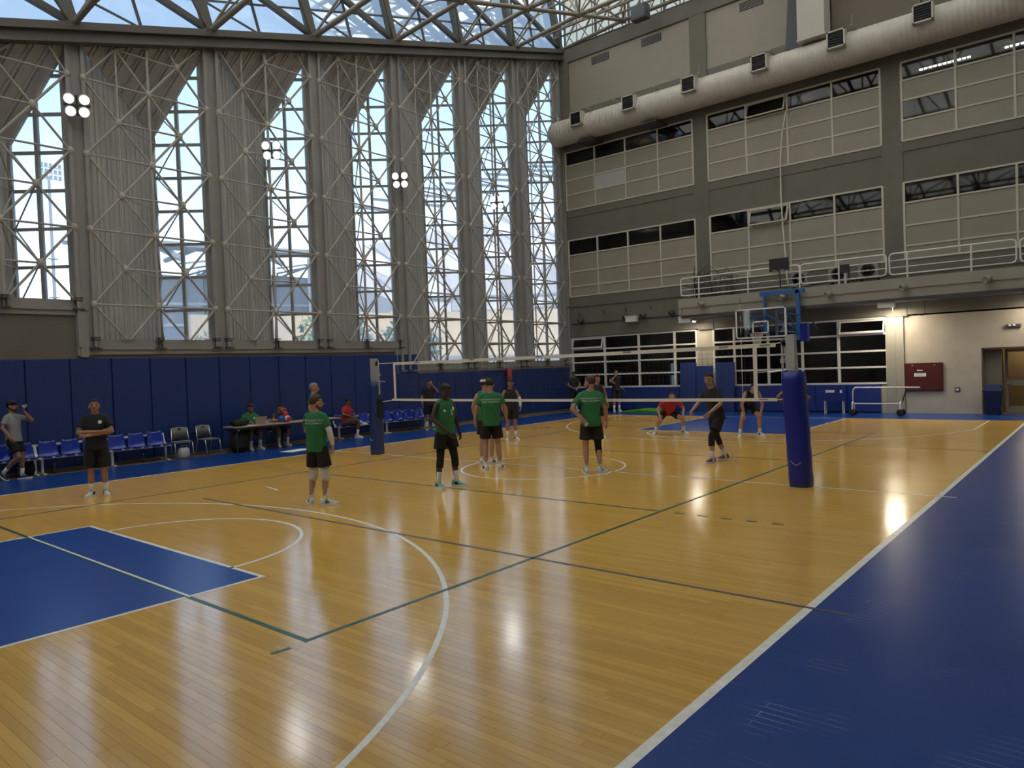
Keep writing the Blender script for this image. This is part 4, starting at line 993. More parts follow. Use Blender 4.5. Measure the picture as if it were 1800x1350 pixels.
for x in (-.09, .09):
    for y in (-.32, .32): strut(ft, (x, y, 0), (x, y, .52), .016, Mt['white_paint'], 'leg')
gm = empty('green_mat', (15.9, 6.4, 0), label='small green mat bulging on the floor below the far windows', cat='mat')
MB().prism([(-.55, -1.0), (.5, -1.0), (.5, 1.0), (-.55, 1.0)], .0, .05).build('base', Mt['green_mat'], gm)
rs = []
for i in range(13):
    y = -1.0+2.0*i/12; h = .05+.09*math.sin(math.pi*i/12)**1.3
    rs.append([(-.5, y, .05), (.45, y, .05), (.4, y, h+.005), (-.45, y, h)])
MB().rings(rs).build('cover', Mt['green_mat'], gm, smooth=True)
hb_ = empty('punch_pad', (11.75, 10.81, 1.35), label='red striped cylindrical pad fixed on the blue wall behind the players', cat='pad')
MB().lathe([(.05, 0), (.12, .03), (.12, .78), (.05, .81)], (0, 0, 0), (0, 0, 1), 14).build('roll', Mt['red_pad'], hb_, smooth=True)
for k in range(5): MB().lathe([(.12, 0), (.1215, .01), (.1215, .03), (.12, .04)], (0, 0, .12+.13*k), (.3, 0, 1), 14).build('stripe', Mt['ac_grey'], hb_)
# ---------------------------------------------------------------- benches
def seat_shell(dx):
    b = MB(); prof = [(-.20, .455), (-.21, .43), (-.12, .415), (.04, .405), (.15, .42), (.19, .48), (.215, .6), (.235, .74), (.24, .78)]
    rs = []
    for y, z in prof:
        w_ = .215 if z < .6 else .215-.06*max(0, (z-.7)/.08)
        row = [(dx-w_, y-.02, z+.03), (dx-w_*.8, y, z), (dx, y+.012, z-.008), (dx+w_*.8, y, z), (dx+w_, y-.02, z+.03)]
        back = [(x, yy+(.014 if z > .5 else .002), zz-(.014 if z < .5 else .002)) for x, yy, zz in reversed(row)]
        rs.append(row+back)
    b.rings(rs); return b
def bench(x0, n, label, y=10.5):
    o = empty('bench', (x0, y, 0), label=label, cat='bench', group='blue seat benches along the padded wall'); L = n*.5
    MB().bar((0, .0, .385), (L, .0, .385), .05, .04).bar((0, .17, .385), (L, .17, .385), .05, .04).bar((-.02, .27, .70), (L+.02, .27, .70), .03, .05).build('beam', Mt['white_paint'], o)
    for x in (.06, L-.06):
        MB().bar((x, .02, 0), (x, .02, .39), .055, .05).bar((x, -.2, .015), (x, .34, .015), .06, .03).build('leg', Mt['white_paint'], o)
        e = -.06 if x < .1 else .06
        MB().path([(x+e, -.18, .39), (x+e, .1, .40), (x+e, .2, .5), (x+e, .27, .7)], .02, 6).build('end_bracket', Mt['white_paint'], o)
    for k in range(n):
        s = seat_shell(.25+.5*k).build('seat', Mt['seat_blue'], o, smooth=True)
        MB().box(.25+.5*k-.03, .25+.5*k+.03, -.215, -.19, .40, .43).build('bolt_cap', Mt['white_paint'], s)
bench(-7.95, 3, 'blue seat bench cut by the photo edge behind the man in grey')
bench(-6.42, 3, 'blue seat bench just left of the man with folded arms')
bench(-4.82, 3, 'blue seat bench between the man with folded arms and the grey chairs')
bench(2.35, 4, 'blue seat bench where the man in red sits')
bench(4.42, 4, 'blue seat bench behind the far net post')
# grey chairs
def chair(p, rz, label):
    o = empty('chair', p, rz, label, 'chair', 'grey visitor chairs')
    MB().box(-.22, .22, -.22, .2, .44, .475).build('seat', Mt['chair_grey'], o)
    rs = []
    for i in range(7):
        x = -.22+.44*i/6; y = .21+.03*math.cos((i-3)/3*1.4)
        rs.append([(x, y, .54), (x, y+.025, .54), (x, y+.055, .86-.02*abs(i-3)/3), (x, y+.03, .86-.02*abs(i-3)/3)])
    MB().rings(rs).build('backrest', Mt['chair_grey'], o, smooth=True)
    MB().box(-.05, .05, .225, .25, .8, .825).build('hand_slot', Mt['black'], o)
    for s in (-1, 1):
        MB().path([(s*.23, -.27, 0), (s*.23, -.2, .42), (s*.23, -.15, .45), (s*.23, .2, .45)], .013, 7).build('front_leg', Mt['chrome'], o, smooth=True)
        MB().path([(s*.23, .30, 0), (s*.23, .16, .43), (s*.22, .2, .55), (s*.21, .25, .8)], .013, 7).build('rear_leg', Mt['chrome'], o, smooth=True)
chair((-2.98, 10.38, 0), R(-12), 'grey chair beside the bench, with a plastic bag under it'); chair((-2.2, 10.42, 0), R(8), 'grey chair standing next to the table')
# table
T_ = empty('table', (-1.75, 9.75, 0), label='long narrow wooden-topped table where two men sit', cat='table')
MB().box(0, 3.7, -.02, .66, .735, .765).build('table_top', Mt['table_top'], T_); MB().box(.05, 3.65, .05, .6, .68, .735).build('apron', Mt['dark_steel'], T_)
for x in (.1, 1.4, 1.9, 3.6):
    for y in (.06, .58): strut(T_, (x, y, 0), (x, y, .7), .018, Mt['dark_steel'], 'leg')
lp_ = empty('laptop', (-.82, 9.92, .765), R(-6), 'open laptop turned away on the table', 'laptop')
MB().box(-.17, .17, .0, .24, 0, .018).build('base', Mt['alu'], lp_); MB().hexa([(-.17, -.01, .018), (.17, -.01, .018), (.17, .0, .018), (-.17, .0, .018)], [(-.17, -.07, .24), (.17, -.07, .24), (.17, -.06, .24), (-.17, -.06, .24)]).build('lid', Mt['laptop'], lp_)
mk('ball_blue', (.02, .08, .4), .4); mk('ball_red', (.5, .02, .025), .35); mk('ball_yellow', (.6, .42, .02), .4); mk('ball_white', (.7, .7, .72), .4)
def ball(p, r, cols, label):
    o = empty('ball', p, label=label, cat='ball')
    for k in range(6):
        b = MB(); ax = [(1,0,0), (-1,0,0), (0,1,0), (0,-1,0), (0,0,1), (0,0,-1)][k]; ax = Vector(ax); u = Vector((ax.y, ax.z, ax.x)); v = ax.cross(u); n = 5; g = []
        for i in range(n+1):
            for j in range(n+1): g.append((ax+u*math.tan((i/n-.5)*math.pi/2*.97)+v*math.tan((j/n-.5)*math.pi/2*.97)).normalized()*r)
        q = [x*.94 for x in g]; m1 = (n+1)**2
        f = [(i*(n+1)+j, (i+1)*(n+1)+j, (i+1)*(n+1)+j+1, i*(n+1)+j+1) for i in range(n) for j in range(n)]
        b.add(g+q, f+[tuple(m1+t for t in reversed(w_)) for w_ in f]); b.build('ball_panel', Mt[cols[k % len(cols)]], o, smooth=True)
    MB().ell((0, 0, 0), (r*.985,)*3, None, 16, 10).build('core', Mt['black'], o, smooth=True)
ball((-.12, 9.95, .876), .11, ['ball_blue', 'ball_blue', 'ball_white'], 'blue and white ball on the table')
ball((.13, 9.98, .866), .10, ['ball_red', 'ball_white', 'ball_red'], 'small red and white ball on the table')
rb = empty('sports_bottle', (.2, 10.22, .765), label='tall shiny red bottle standing on the table behind the balls', cat='bottle')
MB().lathe([(.07, 0), (.09, .02), (.09, .26), (.06, .32), (.05, .34)], n=14).build('body', Mt['ball_red'], rb, smooth=True); MB().lathe([(.05, .34), (.055, .35), (.05, .40), (.02, .42)], n=12).build('cap', Mt['red_pad'], rb, smooth=True)
ppr = empty('paper_pad', (-1.05, 9.84, .766), .2, 'loose white papers beside the laptop', 'paper')
for k in range(2): MB().box(-.3+.1*k, -.1+.1*k, -.1, .16, .001*k, .001+.001*k).build('sheet', Mt['paper'], ppr)
def blob(name, p, dims, m, label, cat, rz=0, strap=True):
    o = empty(name, p, rz, label, cat); rs = []; n = 16
    for i in range(9):
        t = i/8; z = dims[2]*t; q = (1-abs(2*t-1)**3*.35)
        rs.append([(dims[0]/2*q*math.copysign(abs(math.cos(2*math.pi*j/n))**.6, math.cos(2*math.pi*j/n))*(1+.04*math.sin(i*3+j)), dims[1]/2*q*math.copysign(abs(math.sin(2*math.pi*j/n))**.6, math.sin(2*math.pi*j/n))*(1+.04*math.cos(i*2+j*2)), z) for j in range(n)])
    MB().rings(rs).build('body', m, o, smooth=True)
    if strap: MB().path([(-dims[0]*.3, 0, dims[2]*.97), (-dims[0]*.2, -.03, dims[2]*1.2), (dims[0]*.2, -.03, dims[2]*1.2), (dims[0]*.3, 0, dims[2]*.97)], .012, 6).build('handle', m, o, smooth=True)
    MB().box(-dims[0]*.42, dims[0]*.42, -dims[1]*.1-.006, -dims[1]*.1+.006, dims[2]*.99, dims[2]*1.005).build('zip', Mt['dark_steel'], o)
blob('sports_bag', (-1.42, 10.1, 0), (.55, .4, .60), Mt['bag_black'], 'large black sports bag on the floor under the table end', 'bag')
blob('backpack', (-1.42, 10.05, .766), (.55, .3, .2), Mt['bag_black'], 'black backpack lying on the table end', 'bag')
blob('sports_bag', (-6.62, 10.62, 0), (.34, .28, .36), Mt['bag_black'], 'black bag on the floor left of the second bench', 'bag')
blob('carrier_bag', (-2.98, 10.3, 0), (.3, .24, .3), Mt['plastic_bag'], 'pale plastic bag under a grey chair', 'bag')
blob('carton', (1.55, 10.25, 0), (.5, .3, .2), Mt['door_tan'], 'low tan box on the floor under the table', 'box', 0, False)
blob('sports_bag', (16.25, 8.5, 0), (.45, .4, .42), Mt['bag_black'], 'black bag on the floor beside the man at the far window', 'bag')
pp = empty('floor_sheet', (-.42, 8.72, .001), R(12), 'white sheet lying on the blue floor strip', 'sheet'); MB().box(-.42, .42, -.25, .25, 0, .006).build('sheet', Mt['paper'], pp); MB().box(-.38, .38, -.2, .2, .006, .008).build('top_page', Mt['paper'], pp)
bl = [(-6.86, 10.55, 'small water bottle by the black bag, nearest the photo edge'), (-6.1, 10.5, 'small water bottle beside the leg of the second bench'), (-4.0, 10.45, 'small water bottle under the bench right of the man with folded arms'), (-3.4, 10.5, 'small water bottle beside the grey chair with the bag'), (5.6, 10.55, 'small water bottle under the bench behind the far post'), (6.05, 10.55, 'second small water bottle under the bench behind the far post')]
for k, (x, y, lab) in enumerate(bl):
    o = empty('water_bottle', (x, y, 0), label=lab, cat='bottle', group='water bottles on the floor')
    MB().lathe([(.03, 0), (.034, .01), (.034, .16), (.014, .2), (.013, .215)], n=10).build('body', Mt['bottle'], o, smooth=True); MB().lathe([(.016, .215), (.016, .235)], n=10).build('cap', Mt['ball_white'], o)
# ---------------------------------------------------------------- people
from mathutils.bvhtree import BVHTree
mk('skin_light', (.42, .225, .15), .55); mk('skin_tan', (.34, .17, .105), .55); mk('skin_brown', (.20, .095, .055), .55); mk('skin_dark', (.050, .026, .018), .5)
def cloth(k, col): mk(k, col, .85, var=.14, scale=9, bump=.35, bscale=14)
cloth('shirt_green', (.022, .165, .055)); cloth('shirt_black', (.010, .011, .014)); cloth('shirt_navy', (.008, .010, .016)); cloth('shirt_grey', (.26, .27, .265)); cloth('shirt_dark', (.035, .035, .04)); cloth('shirt_red', (.42, .022, .03)); cloth('shorts_black', (.007, .007, .008)); cloth('shorts_tan', (.10, .08, .05))
cloth('sock_white', (.68, .68, .66)); cloth('pad_white', (.62, .60, .56)); cloth('tights', (.006, .006, .007))
mk('hair_dark', (.018, .012, .009), .7, var=.3, scale=40); mk('hair_black', (.008, .007, .007), .7); mk('hair_brown', (.055, .030, .018), .7, var=.3, scale=40); mk('hair_grey', (.22, .21, .19), .7, var=.3, scale=40)
mk('shoe_white', (.62, .62, .60), .5); mk('shoe_teal', (.10, .45, .38), .5); mk('shoe_black', (.015, .015, .016), .5); mk('shoe_maroon', (.22, .02, .035), .5); mk('sole_white', (.75, .75, .73), .5); mk('sole_black', (.02, .02, .02), .6)
mk('beard', (.075, .042, .028), .7, var=.3, scale=50); mk('eye', (.01, .008, .007), .3); mk('lip', (.22, .08, .07), .5); mk('print_white', (.72, .76, .72), .6)
def remesh(mb, vox, mt_, sm=3, name='body'):
    me = mb.mesh('tmp', []); o = bpy.data.objects.new('tmp', me); C.objects.link(o)
    r = o.modifiers.new('r', 'REMESH'); r.mode = 'VOXEL'; r.voxel_size = vox; r.use_smooth_shade = True
    if sm: s = o.modifiers.new('s', 'SMOOTH'); s.factor = .5; s.iterations = sm
    dg = bpy.context.evaluated_depsgraph_get()
    out = bpy.data.meshes.new_from_object(o.evaluated_get(dg)); out.name = name
    bpy.data.objects.remove(o); bpy.data.meshes.remove(me)
    out.materials.clear(); out.materials.append(mt_)
    out.polygons.foreach_set('use_smooth', [True]*len(out.polygons))
    return out
def capsule(b, p, q, r0, r1, n=10):
    p, q = Vector(p), Vector(q); d = (q-p).normalized(); L = (q-p).length
    b.path([p-d*r0*.95, p-d*r0*.6, p, q, q+d*r1*.6, q+d*r1*.95], [r0*.25, r0*.8, r0, r1, r1*.8, r1*.25], n)
def V3(t): return Vector(t)
FACE = -1
def person(label, pos, heading, H, pose={}, shirt=('tee', 'shirt_green'), shorts=('shorts_black', .72), skin='skin_light', hair='hair_dark', beard=None, shoes=('shoe_white', 'sole_white'), tights=(), tights_to=.35, kneepads=(), sleeve=(), socks=.2, text=False, emblem=None, cap=None, headband=None, vox=.0085, number=None, group=None):
    s = H/1.80
    P = dict(pel=(0, 0, .95), sh=(0, -.01, 1.475), shy=0, pely=0, look=(0, 0), kl=(-.105, .03, .51), kr=(.105, .03, .51), al=(-.115, -.03, .09), ar=(.115, -.03, .09), tl=12, tr=-12, pl=0, pr=0,
             el=(-.265, -.05, 1.20), er=(.265, -.05, 1.20), wl=(-.27, .06, .96), wr=(.27, .06, .96), nl=(1, 0, 0), nr=(-1, 0, 0), dl=None, dr=None, curl=18)
    P.update(pose)
    J = {k: V3(v)*s for k, v in P.items() if k in ('pel', 'sh', 'kl', 'kr', 'al', 'ar', 'el', 'er', 'wl', 'wr')}
    Rs, Rp = Matrix.Rotation(R(P['shy']), 3, 'Z'), Matrix.Rotation(R(P['pely']), 3, 'Z')
    pel, sh = J['pel'], J['sh']; spine = (sh-pel).normalized()
    hd = V3(P['head'])*s if 'head' in P else sh+spine*.1*s+Vector((0, .035, .083))*s
    rs_, rp_ = Rs @ Vector((1, 0, 0)), Rp @ Vector((1, 0, 0))
    fwd = spine.cross(rs_).normalized(); fwp = spine.cross(rp_).normalized()
    SJ = {-1: sh-rs_*.172*s-spine*.035*s, 1: sh+rs_*.172*s-spine*.035*s}
    HJ = {-1: pel-rp_*.092*s-Vector((0, 0, .03*s)), 1: pel+rp_*.092*s-Vector((0, 0, .03*s))}
    o = empty('person', (pos[0], pos[1], 0), R(heading-90), label, 'person', group)
    def torso(b, rows, inf=0):
        rr = []
        for t, rx, ry in rows:
            c = pel.lerp(sh, t); rgt = rp_.lerp(rs_, min(max(t, 0), 1)).normalized(); f = spine.cross(rgt).normalized()
            rr.append([c+rgt*math.copysign(abs(math.cos(2*math.pi*j/20))**.85, math.cos(2*math.pi*j/20))*(rx*s+inf)+f*math.copysign(abs(math.sin(2*math.pi*j/20))**.85, math.sin(2*math.pi*j/20))*(ry*s+inf) for j in range(20)])
        b.rings(rr)
    b = MB()
    torso(b, [(-.16, .12, .09), (-.08, .155, .11), (.05, .165, .115), (.32, .142, .10), (.65, .168, .12), (.86, .165, .105), (.97, .13, .085), (1.04, .08, .065)])
    Rh = Matrix.Rotation(R(P['look'][0]), 3, 'Z') @ Matrix.Rotation(R(P['look'][1]), 3, 'X')
    s0_ = s; h = lambda x, y, z: hd+Rh @ (Vector((x, y, z))*s0_*1.07)
    capsule(b, sh-spine*.02*s, h(0, -.02, -.04), .062*s, .056*s)
    for q in (-1, 1): capsule(b, sh+spine*.035*s+rs_*q*.03*s, SJ[q]-rs_*q*.05*s+spine*.01*s, .045*s, .05*s)
    b.ell(h(0, -.01, .03), (.074*s*1.07, .094*s*1.07, .098*s*1.07), Rh, 16, 12); b.ell(h(0, .022, -.05), (.056*s*1.07, .064*s*1.07, .068*s*1.07), Rh, 14, 10); b.ell(h(0, .06, -.005), (.05*s*1.07, .03*s*1.07, .05*s*1.07), Rh)
    b.path([h(0, .085, .025), h(0, .10, -.0), h(0, .118, -.018), h(0, .09, -.03)], [.009*s*1.07, .012*s*1.07, .016*s*1.07, .012*s*1.07], 8)
    for q in (-1, 1): b.ell(h(q*.077, -.005, -.002), (.013*s*1.07, .024*s*1.07, .034*s*1.07), Rh, 8, 6)
    for q, S in ((-1, 'l'), (1, 'r')):
        e, w = J['e'+S], J['w'+S]; sj = SJ[q]
        b.ell(sj-rs_*q*.012*s-spine*.005*s, (.054*s, .054*s, .054*s)); capsule(b, sj.lerp(e, .1), sj.lerp(e, .45), .047*s, .049*s); capsule(b, sj.lerp(e, .4), e, .05*s, .039*s)
        capsule(b, e, e.lerp(w, .3), .039*s, .041*s); capsule(b, e.lerp(w, .3), w, .041*s, .027*s)
        d = V3(P['d'+S]).normalized() if P['d'+S] else (w-e).normalized()
        n = V3(P['n'+S]); n = (n-d*n.dot(d)).normalized(); sd = d.cross(n).normalized()*(-q)     # towards the thumb
        Rm = Matrix((sd, n, d)).transposed()
        b.ell(w+d*.045*s, (.040*s, .017*s, .055*s), Rm, 12, 8)
        for k in range(4):
            L = (.036, .042, .040, .031)[k]*s; p0 = w+d*.083*s+sd*(.028-.019*k)*s
            d1 = (Matrix.Rotation(R(P['curl'])*(1), 3, sd.cross(d).cross(d).normalized()) @ d) if False else (d*math.cos(R(P['curl']))+n*math.sin(R(P['curl'])))
            d2 = d*math.cos(R(P['curl']*2.4))+n*math.sin(R(P['curl']*2.4)); sp_ = sd*(.10-.07*k)
            d1 = (d1+sp_).normalized(); d2 = (d2+sp_).normalized()
            capsule(b, p0, p0+d1*L, .0095*s, .009*s, 7); capsule(b, p0+d1*L, p0+d1*L+d2*L*.9, .009*s, .008*s, 7)
        t0 = w+d*.025*s+sd*.03*s; t1 = t0+(d*.7+sd*.7+n*.2).normalized()*.042*s
        capsule(b, t0, t1, .012*s, .0105*s, 7); capsule(b, t1, t1+(d*.9+sd*.3+n*.4).normalized()*.032*s, .0105*s, .009*s, 7)
        hj, k, a = HJ[q], J['k'+S], J['a'+S]
        capsule(b, hj, k, .088*s, .054*s, 12); c1 = k.lerp(a, .3)
        bk = Vector((0, -.012*s, 0)); capsule(b, k, c1+bk, .054*s, .058*s); capsule(b, c1+bk, a, .058*s, .036*s); capsule(b, a, a-Vector((0, 0, .03*s)), .036*s, .034*s)
    body = inst('body', remesh(b, vox*s, Mt[skin], 2), o)
    # face details
    for q in (-1, 1):
        MB().ell(h(q*.031, .083, .012), (.013*s*1.07, .006*s*1.07, .0065*s*1.07), Rh, 8, 6).build('eye', Mt['eye'], body); MB().bar(h(q*.014, .088, .034), h(q*.05, .078, .034), .008*s*1.07, .008*s*1.07).build('eyebrow', Mt[hair], body)
    MB().ell(h(0, .086, -.06), (.025*s*1.07, .007*s*1.07, .006*s*1.07), Rh, 8, 6).build('mouth', Mt['lip'], body)
    hm = MB().ell(h(0, -.028, .046), (.082*s*1.07, .090*s*1.07, .092*s*1.07), Rh, 18, 12); hm.ell(h(0, .01, .085), (.066*s*1.07, .068*s*1.07, .048*s*1.07), Rh, 16, 10)
    inst('hair', remesh(hm, .011*s*1.07, Mt[hair], 1, 'hair'), o)
    if beard:
        bm = MB().ell(h(0, .020, -.070), (.058*s*1.07, .068*s*1.07, .056*s*1.07), Rh, 14, 10); bm.ell(h(0, -.005, -.045), (.068*s*1.07, .04*s*1.07, .045*s*1.07), Rh, 14, 10)
        inst('beard', remesh(bm, .010*s*1.07, Mt['beard'], 1, 'beard'), o)
    if cap:
        cm = MB().ell(h(0, -.012, .062), (.086*s*1.07, .104*s*1.07, .086*s*1.07), Rh, 18, 12); inst('cap', remesh(cm, .012*s*1.07, Mt[cap], 1, 'cap'), o)
        MB().hexa([h(-.07, .06, .055), h(.07, .06, .055), h(.06, .175, .045), h(-.06, .175, .045)], [h(-.07, .06, .07), h(.07, .06, .07), h(.06, .175, .055), h(-.06, .175, .055)]).build('cap_peak', Mt[cap], o)
    if headband:
        rr = []
        for z, k in ((.045, 1.0), (.05, 1.03), (.085, 1.0), (.088, .96)): rr.append([h(.087*k*math.cos(2*math.pi*j/18), -.012+.104*k*math.sin(2*math.pi*j/18), z) for j in range(18)])
        MB().rings(rr).build('headband', Mt[headband], o, smooth=True)
    # shirt
    kind, sm_ = shirt
    b = MB(); hem = -.14
    if kind == 'tank': torso(b, [(hem, .175, .135), (0, .174, .134), (.3, .165, .125), (.62, .183, .138), (.80, .172, .128), (.93, .15, .105), (1.0, .115, .08), (1.05, .085, .068)])
    else: torso(b, [(hem, .186, .145), (0, .182, .140), (.3, .172, .130), (.62, .188, .140), (.85, .186, .122), (.96, .155, .098), (1.03, .095, .075), (1.07, .074, .066)])
    if kind == 'tank':
        for q in (-1, 1): capsule(b, sh+spine*.012*s+rs_*q*.055*s, sh+rs_*q*.118*s-spine*.006*s, .054*s, .056*s)
    if kind != 'tank':
        for q, S in ((-1, 'l'), (1, 'r')):
            e = J['e'+S]; sj = SJ[q]; f = .66
            capsule(b, sh+spine*.01*s+rs_*q*.06*s, sj-rs_*q*.04*s+spine*.012*s, .058*s, .062*s); b.ell(sj-rs_*q*.008*s, (.068*s, .068*s, .068*s)); b.path([sj.lerp(e, -.02), sj.lerp(e, .3), sj.lerp(e, f)], [.062*s, .067*s, .072*s], 14)
    shm = remesh(b, .012*s, Mt[sm_], 3, 'shirt'); sho = inst('shirt', shm, o)
    bvh = BVHTree.FromPolygons([v.co for v in shm.vertices], [tuple(p.vertices) for p in shm.polygons])
    def stick(pts2, t, dirn, name, m, parent, side=0, size=1):
        """lay a flat print (x, z pairs) on the shirt; dirn +1 chest, -1 back"""
        c = pel.lerp(sh, t)+rs_*side*s; f = fwd*dirn; rx = rs_*(-dirn); out = []
        for x, z in pts2:
            q = c+rx*x*size*s+spine*z*size*s+f*.5
            hit = bvh.ray_cast(q, -f)
            out.append((hit[0]+f*.003) if hit[0] else None)
        return out
    def printed(txt, t, size, dirn, side=0, m='print_white'):
        cu_ = bpy.data.curves.new('t', 'FONT'); cu_.body = txt; cu_.align_x = 'CENTER'; cu_.align_y = 'CENTER'; cu_.resolution_u = 2
        to = bpy.data.objects.new('t', cu_); C.objects.link(to)
        me = bpy.data.meshes.new_from_object(to.evaluated_get(bpy.context.evaluated_depsgraph_get())); bpy.data.objects.remove(to)
        pts = stick([(v.co.x, v.co.y) for v in me.vertices], t, dirn, 'print', m, sho, side, size)
        if any(p is None for p in pts): return
        for v, p in zip(me.vertices, pts): v.co = p
        me.materials.clear(); me.materials.append(Mt[m]); me.name = 'print'
        inst('print', me, sho)
    def disc(t, side, r, dirn=1, m='print_white'):
        n = 14; pts = stick([(0, 0)]+[(r*math.cos(2*math.pi*k/n), r*math.sin(2*math.pi*k/n)) for k in range(n)], t, dirn, 'emblem', m, sho, side)
        if any(p is None for p in pts): return
        MB().add(pts, [(0, 1+k, 1+(k+1) % n) for k in range(n)]).build('emblem', Mt[m], sho)
    if text: printed('PANATHINAIKOS A.C.', .83, .042, -1); printed('MENS VOLLEYBALL', .745, .042, -1)
    if emblem: disc(.80, emblem, .032)
    if number: printed(number, .66, .12, 1, number_side); disc(.74, .09, .02)
    if kind == 'polo': MB().path([sh+spine*.03*s+rs_*.075*s*math.cos(t_)+fwd*(.072*s*math.sin(t_))-spine*.02*s*math.sin(t_) for t_ in [2*math.pi*k/16 for k in range(17)]], .016*s, 6).build('collar', Mt[sm_], sho, smooth=True)
    # shorts and tights
    b = MB(); sm2, f = shorts
    torso(b, [(.06, .163, .125), (-.02, .172, .134), (-.10, .178, .138), (-.17, .165, .125)])
    for q, S in ((-1, 'l'), (1, 'r')):
        hj, k = HJ[q], J['k'+S]; out = Vector((q*.012*s, 0, 0)); kk = k-(hj-k).normalized()*0
        b.path([hj.lerp(k, -.08), hj.lerp(k, .2)+out*.5, hj.lerp(k, f)+out], [.098*s, .106*s, (.112 if f < .9 else .105)*s], 16)
    inst('shorts', remesh(b, .012*s, Mt[sm2], 3, 'shorts'), o)
    for S in tights:
        q = -1 if S == 'l' else 1; hj, k, a = HJ[q], J['k'+S], J['a'+S]
        MB().path([hj.lerp(k, .5), hj.lerp(k, .85), k, k.lerp(a, tights_to*.5), k.lerp(a, tights_to)], [.077*s, .068*s, .064*s, .064*s, .062*s], 14).build('leg_sleeve', Mt['tights'], o, smooth=True)
    for S in kneepads:
        q = -1 if S == 'l' else 1; hj, k, a = HJ[q], J['k'+S], J['a'+S]
        MB().path([hj.lerp(k, .70), hj.lerp(k, .85), k, k.lerp(a, .15), k.lerp(a, .28)], [.076*s, .074*s, .074*s, .072*s, .064*s], 14).build('knee_pad', Mt['pad_white'], o, smooth=True)
    for S in sleeve:
        e, w = J['e'+S], J['w'+S]; sj = SJ[-1 if S == 'l' else 1]
        MB().path([sj.lerp(e, .72), sj.lerp(e, .9), e.lerp(w, .08), e.lerp(w, .35), e.lerp(w, .95)], [.050*s, .047*s, .047*s, .047*s, .033*s], 12).build('arm_sleeve', Mt['sock_white'], o, smooth=True)
    # socks and shoes
    for q, S in ((-1, 'l'), (1, 'r')):
        k, a = J['k'+S], J['a'+S]; u = (k-a).normalized()
        MB().path([a-Vector((0, 0, .02*s)), a+u*.05*s, a+u*socks*s], [.044*s, .042*s, .049*s], 12).build('sock', Mt['sock_white'], o, smooth=True)
        Rf = Matrix.Rotation(R(P['t'+S]), 3, 'Z') @ Matrix.Rotation(R(P['p'+S]), 3, 'X')
        F = lambda x, y, z: a+Rf @ (Vector((x, y, z-.09))*s)
        so_l = MB(); out = [(.034, -.085), (.044, -.05), (.040, .0), (.047, .09), (.05, .13), (.042, .18), (.02, .21)]
        outl = out+[(-x, y) for x, y in reversed(out)]; nn_ = len(outl)
        so_l.add([F(x*1.04, y, .0) for x, y in outl]+[F(x*1.08, y*1.01, .032+(.012 if y > .15 else 0)) for x, y in outl], [tuple(range(nn_-1, -1, -1)), tuple(range(nn_, 2*nn_))]+[(j, (j+1) % nn_, nn_+(j+1) % nn_, nn_+j) for j in range(nn_)])
        rr = []
        for y, wx, hz in ((-.088, .026, .085), (-.07, .038, .12), (-.02, .043, .125), (.03, .043, .115), (.08, .046, .085), (.13, .049, .066), (.17, .042, .056), (.203, .02, .044)):
            rr.append([F(wx*math.copysign(abs(math.cos(t_))**.6, math.cos(t_)), y, .028+max(0, (hz-.028)*math.sin(t_))**1.0) for t_ in [math.pi*2*j/16 for j in range(16)]])
        sho_ = MB().rings(rr).build('shoe', Mt[shoes[0]], o, smooth=True); so_l.build('sole', Mt[shoes[1]], sho_)
        for y in (.03, .055, .08): MB().bar(F(-.025, y, .118-(y-.03)*.6), F(.025, y, .118-(y-.03)*.6), .008*s, .006*s).build('lace', Mt['sole_white'], sho_)
        if len(shoes) > 2:
            for sx in (-1, 1): MB().hexa([F(sx*.046, -.02, .045), F(sx*.049, .05, .045), F(sx*.046, .04, .085), F(sx*.043, -.01, .09)], [F(sx*.05, -.02, .045), F(sx*.053, .05, .045), F(sx*.050, .04, .085), F(sx*.047, -.01, .09)]).build('side_mark', Mt[shoes[2]], sho_)
    return o
number_side = -.05
WB = ('shoe_white', 'sole_white', 'shoe_black')
person('man in grey t-shirt and black cap drinking from a bottle by the bench', (-7.0, 10.02), -50, 1.84, dict(pel=(0, -.06, .94), sh=(0, -.08, 1.465), head=(0, -.06, 1.67), look=(0, 8), kr=(.10, .10, .53), ar=(.10, -.28, .17), pr=-38, kl=(-.09, .05, .51), al=(-.09, .02, .09), el=(-.20, .24, 1.33), wl=(-.08, .14, 1.56), dl=(.35, .2, .75), nl=(.5, -.8, 0), er=(.27, -.12, 1.2), wr=(.24, .02, .98)), ('tee', 'shirt_grey'), hair='hair_black', skin='skin_tan', beard='hair_dark', cap='shirt_black', shoes=('shoe_black', 'sole_white'), socks=.16)
person('man in black polo standing with folded arms before the bench', (-6.94, 5.46), -118, 1.88, dict(look=(8, 6), el=(-.27, .06, 1.19), er=(.27, .06, 1.19), wr=(-.13, .20, 1.20), wl=(.14, .17, 1.13), dr=(-1, -.25, .15), dl=(1, -.4, 0), nl=(0, -1, 0), nr=(0, -1, 0), tl=18, tr=-22), ('polo', 'shirt_navy'), ('shorts_black', .95), skin='skin_tan', shoes=WB, emblem=-.09, socks=.16)
person('player in green t-shirt with white arm sleeve and white knee pads, seen from behind', (-5.27, .67), 12, 1.85, dict(look=(-28, -2), al=(-.15, -.03, .09), ar=(.16, -.03, .09), kl=(-.125, .03, .51), kr=(.13, .03, .51), tl=58, tr=-40, er=(.28, .0, 1.2), wr=(.24, .1, .97), el=(-.27, .04, 1.21), wl=(-.13, .2, 1.07), dr=(-.1, .1, -1)), hair='hair_brown', beard='hair_brown', sleeve='r', kneepads='lr', text=True, shoes=('shoe_white', 'sole_white', 'chair_grey'), vox=.0075, socks=.19)
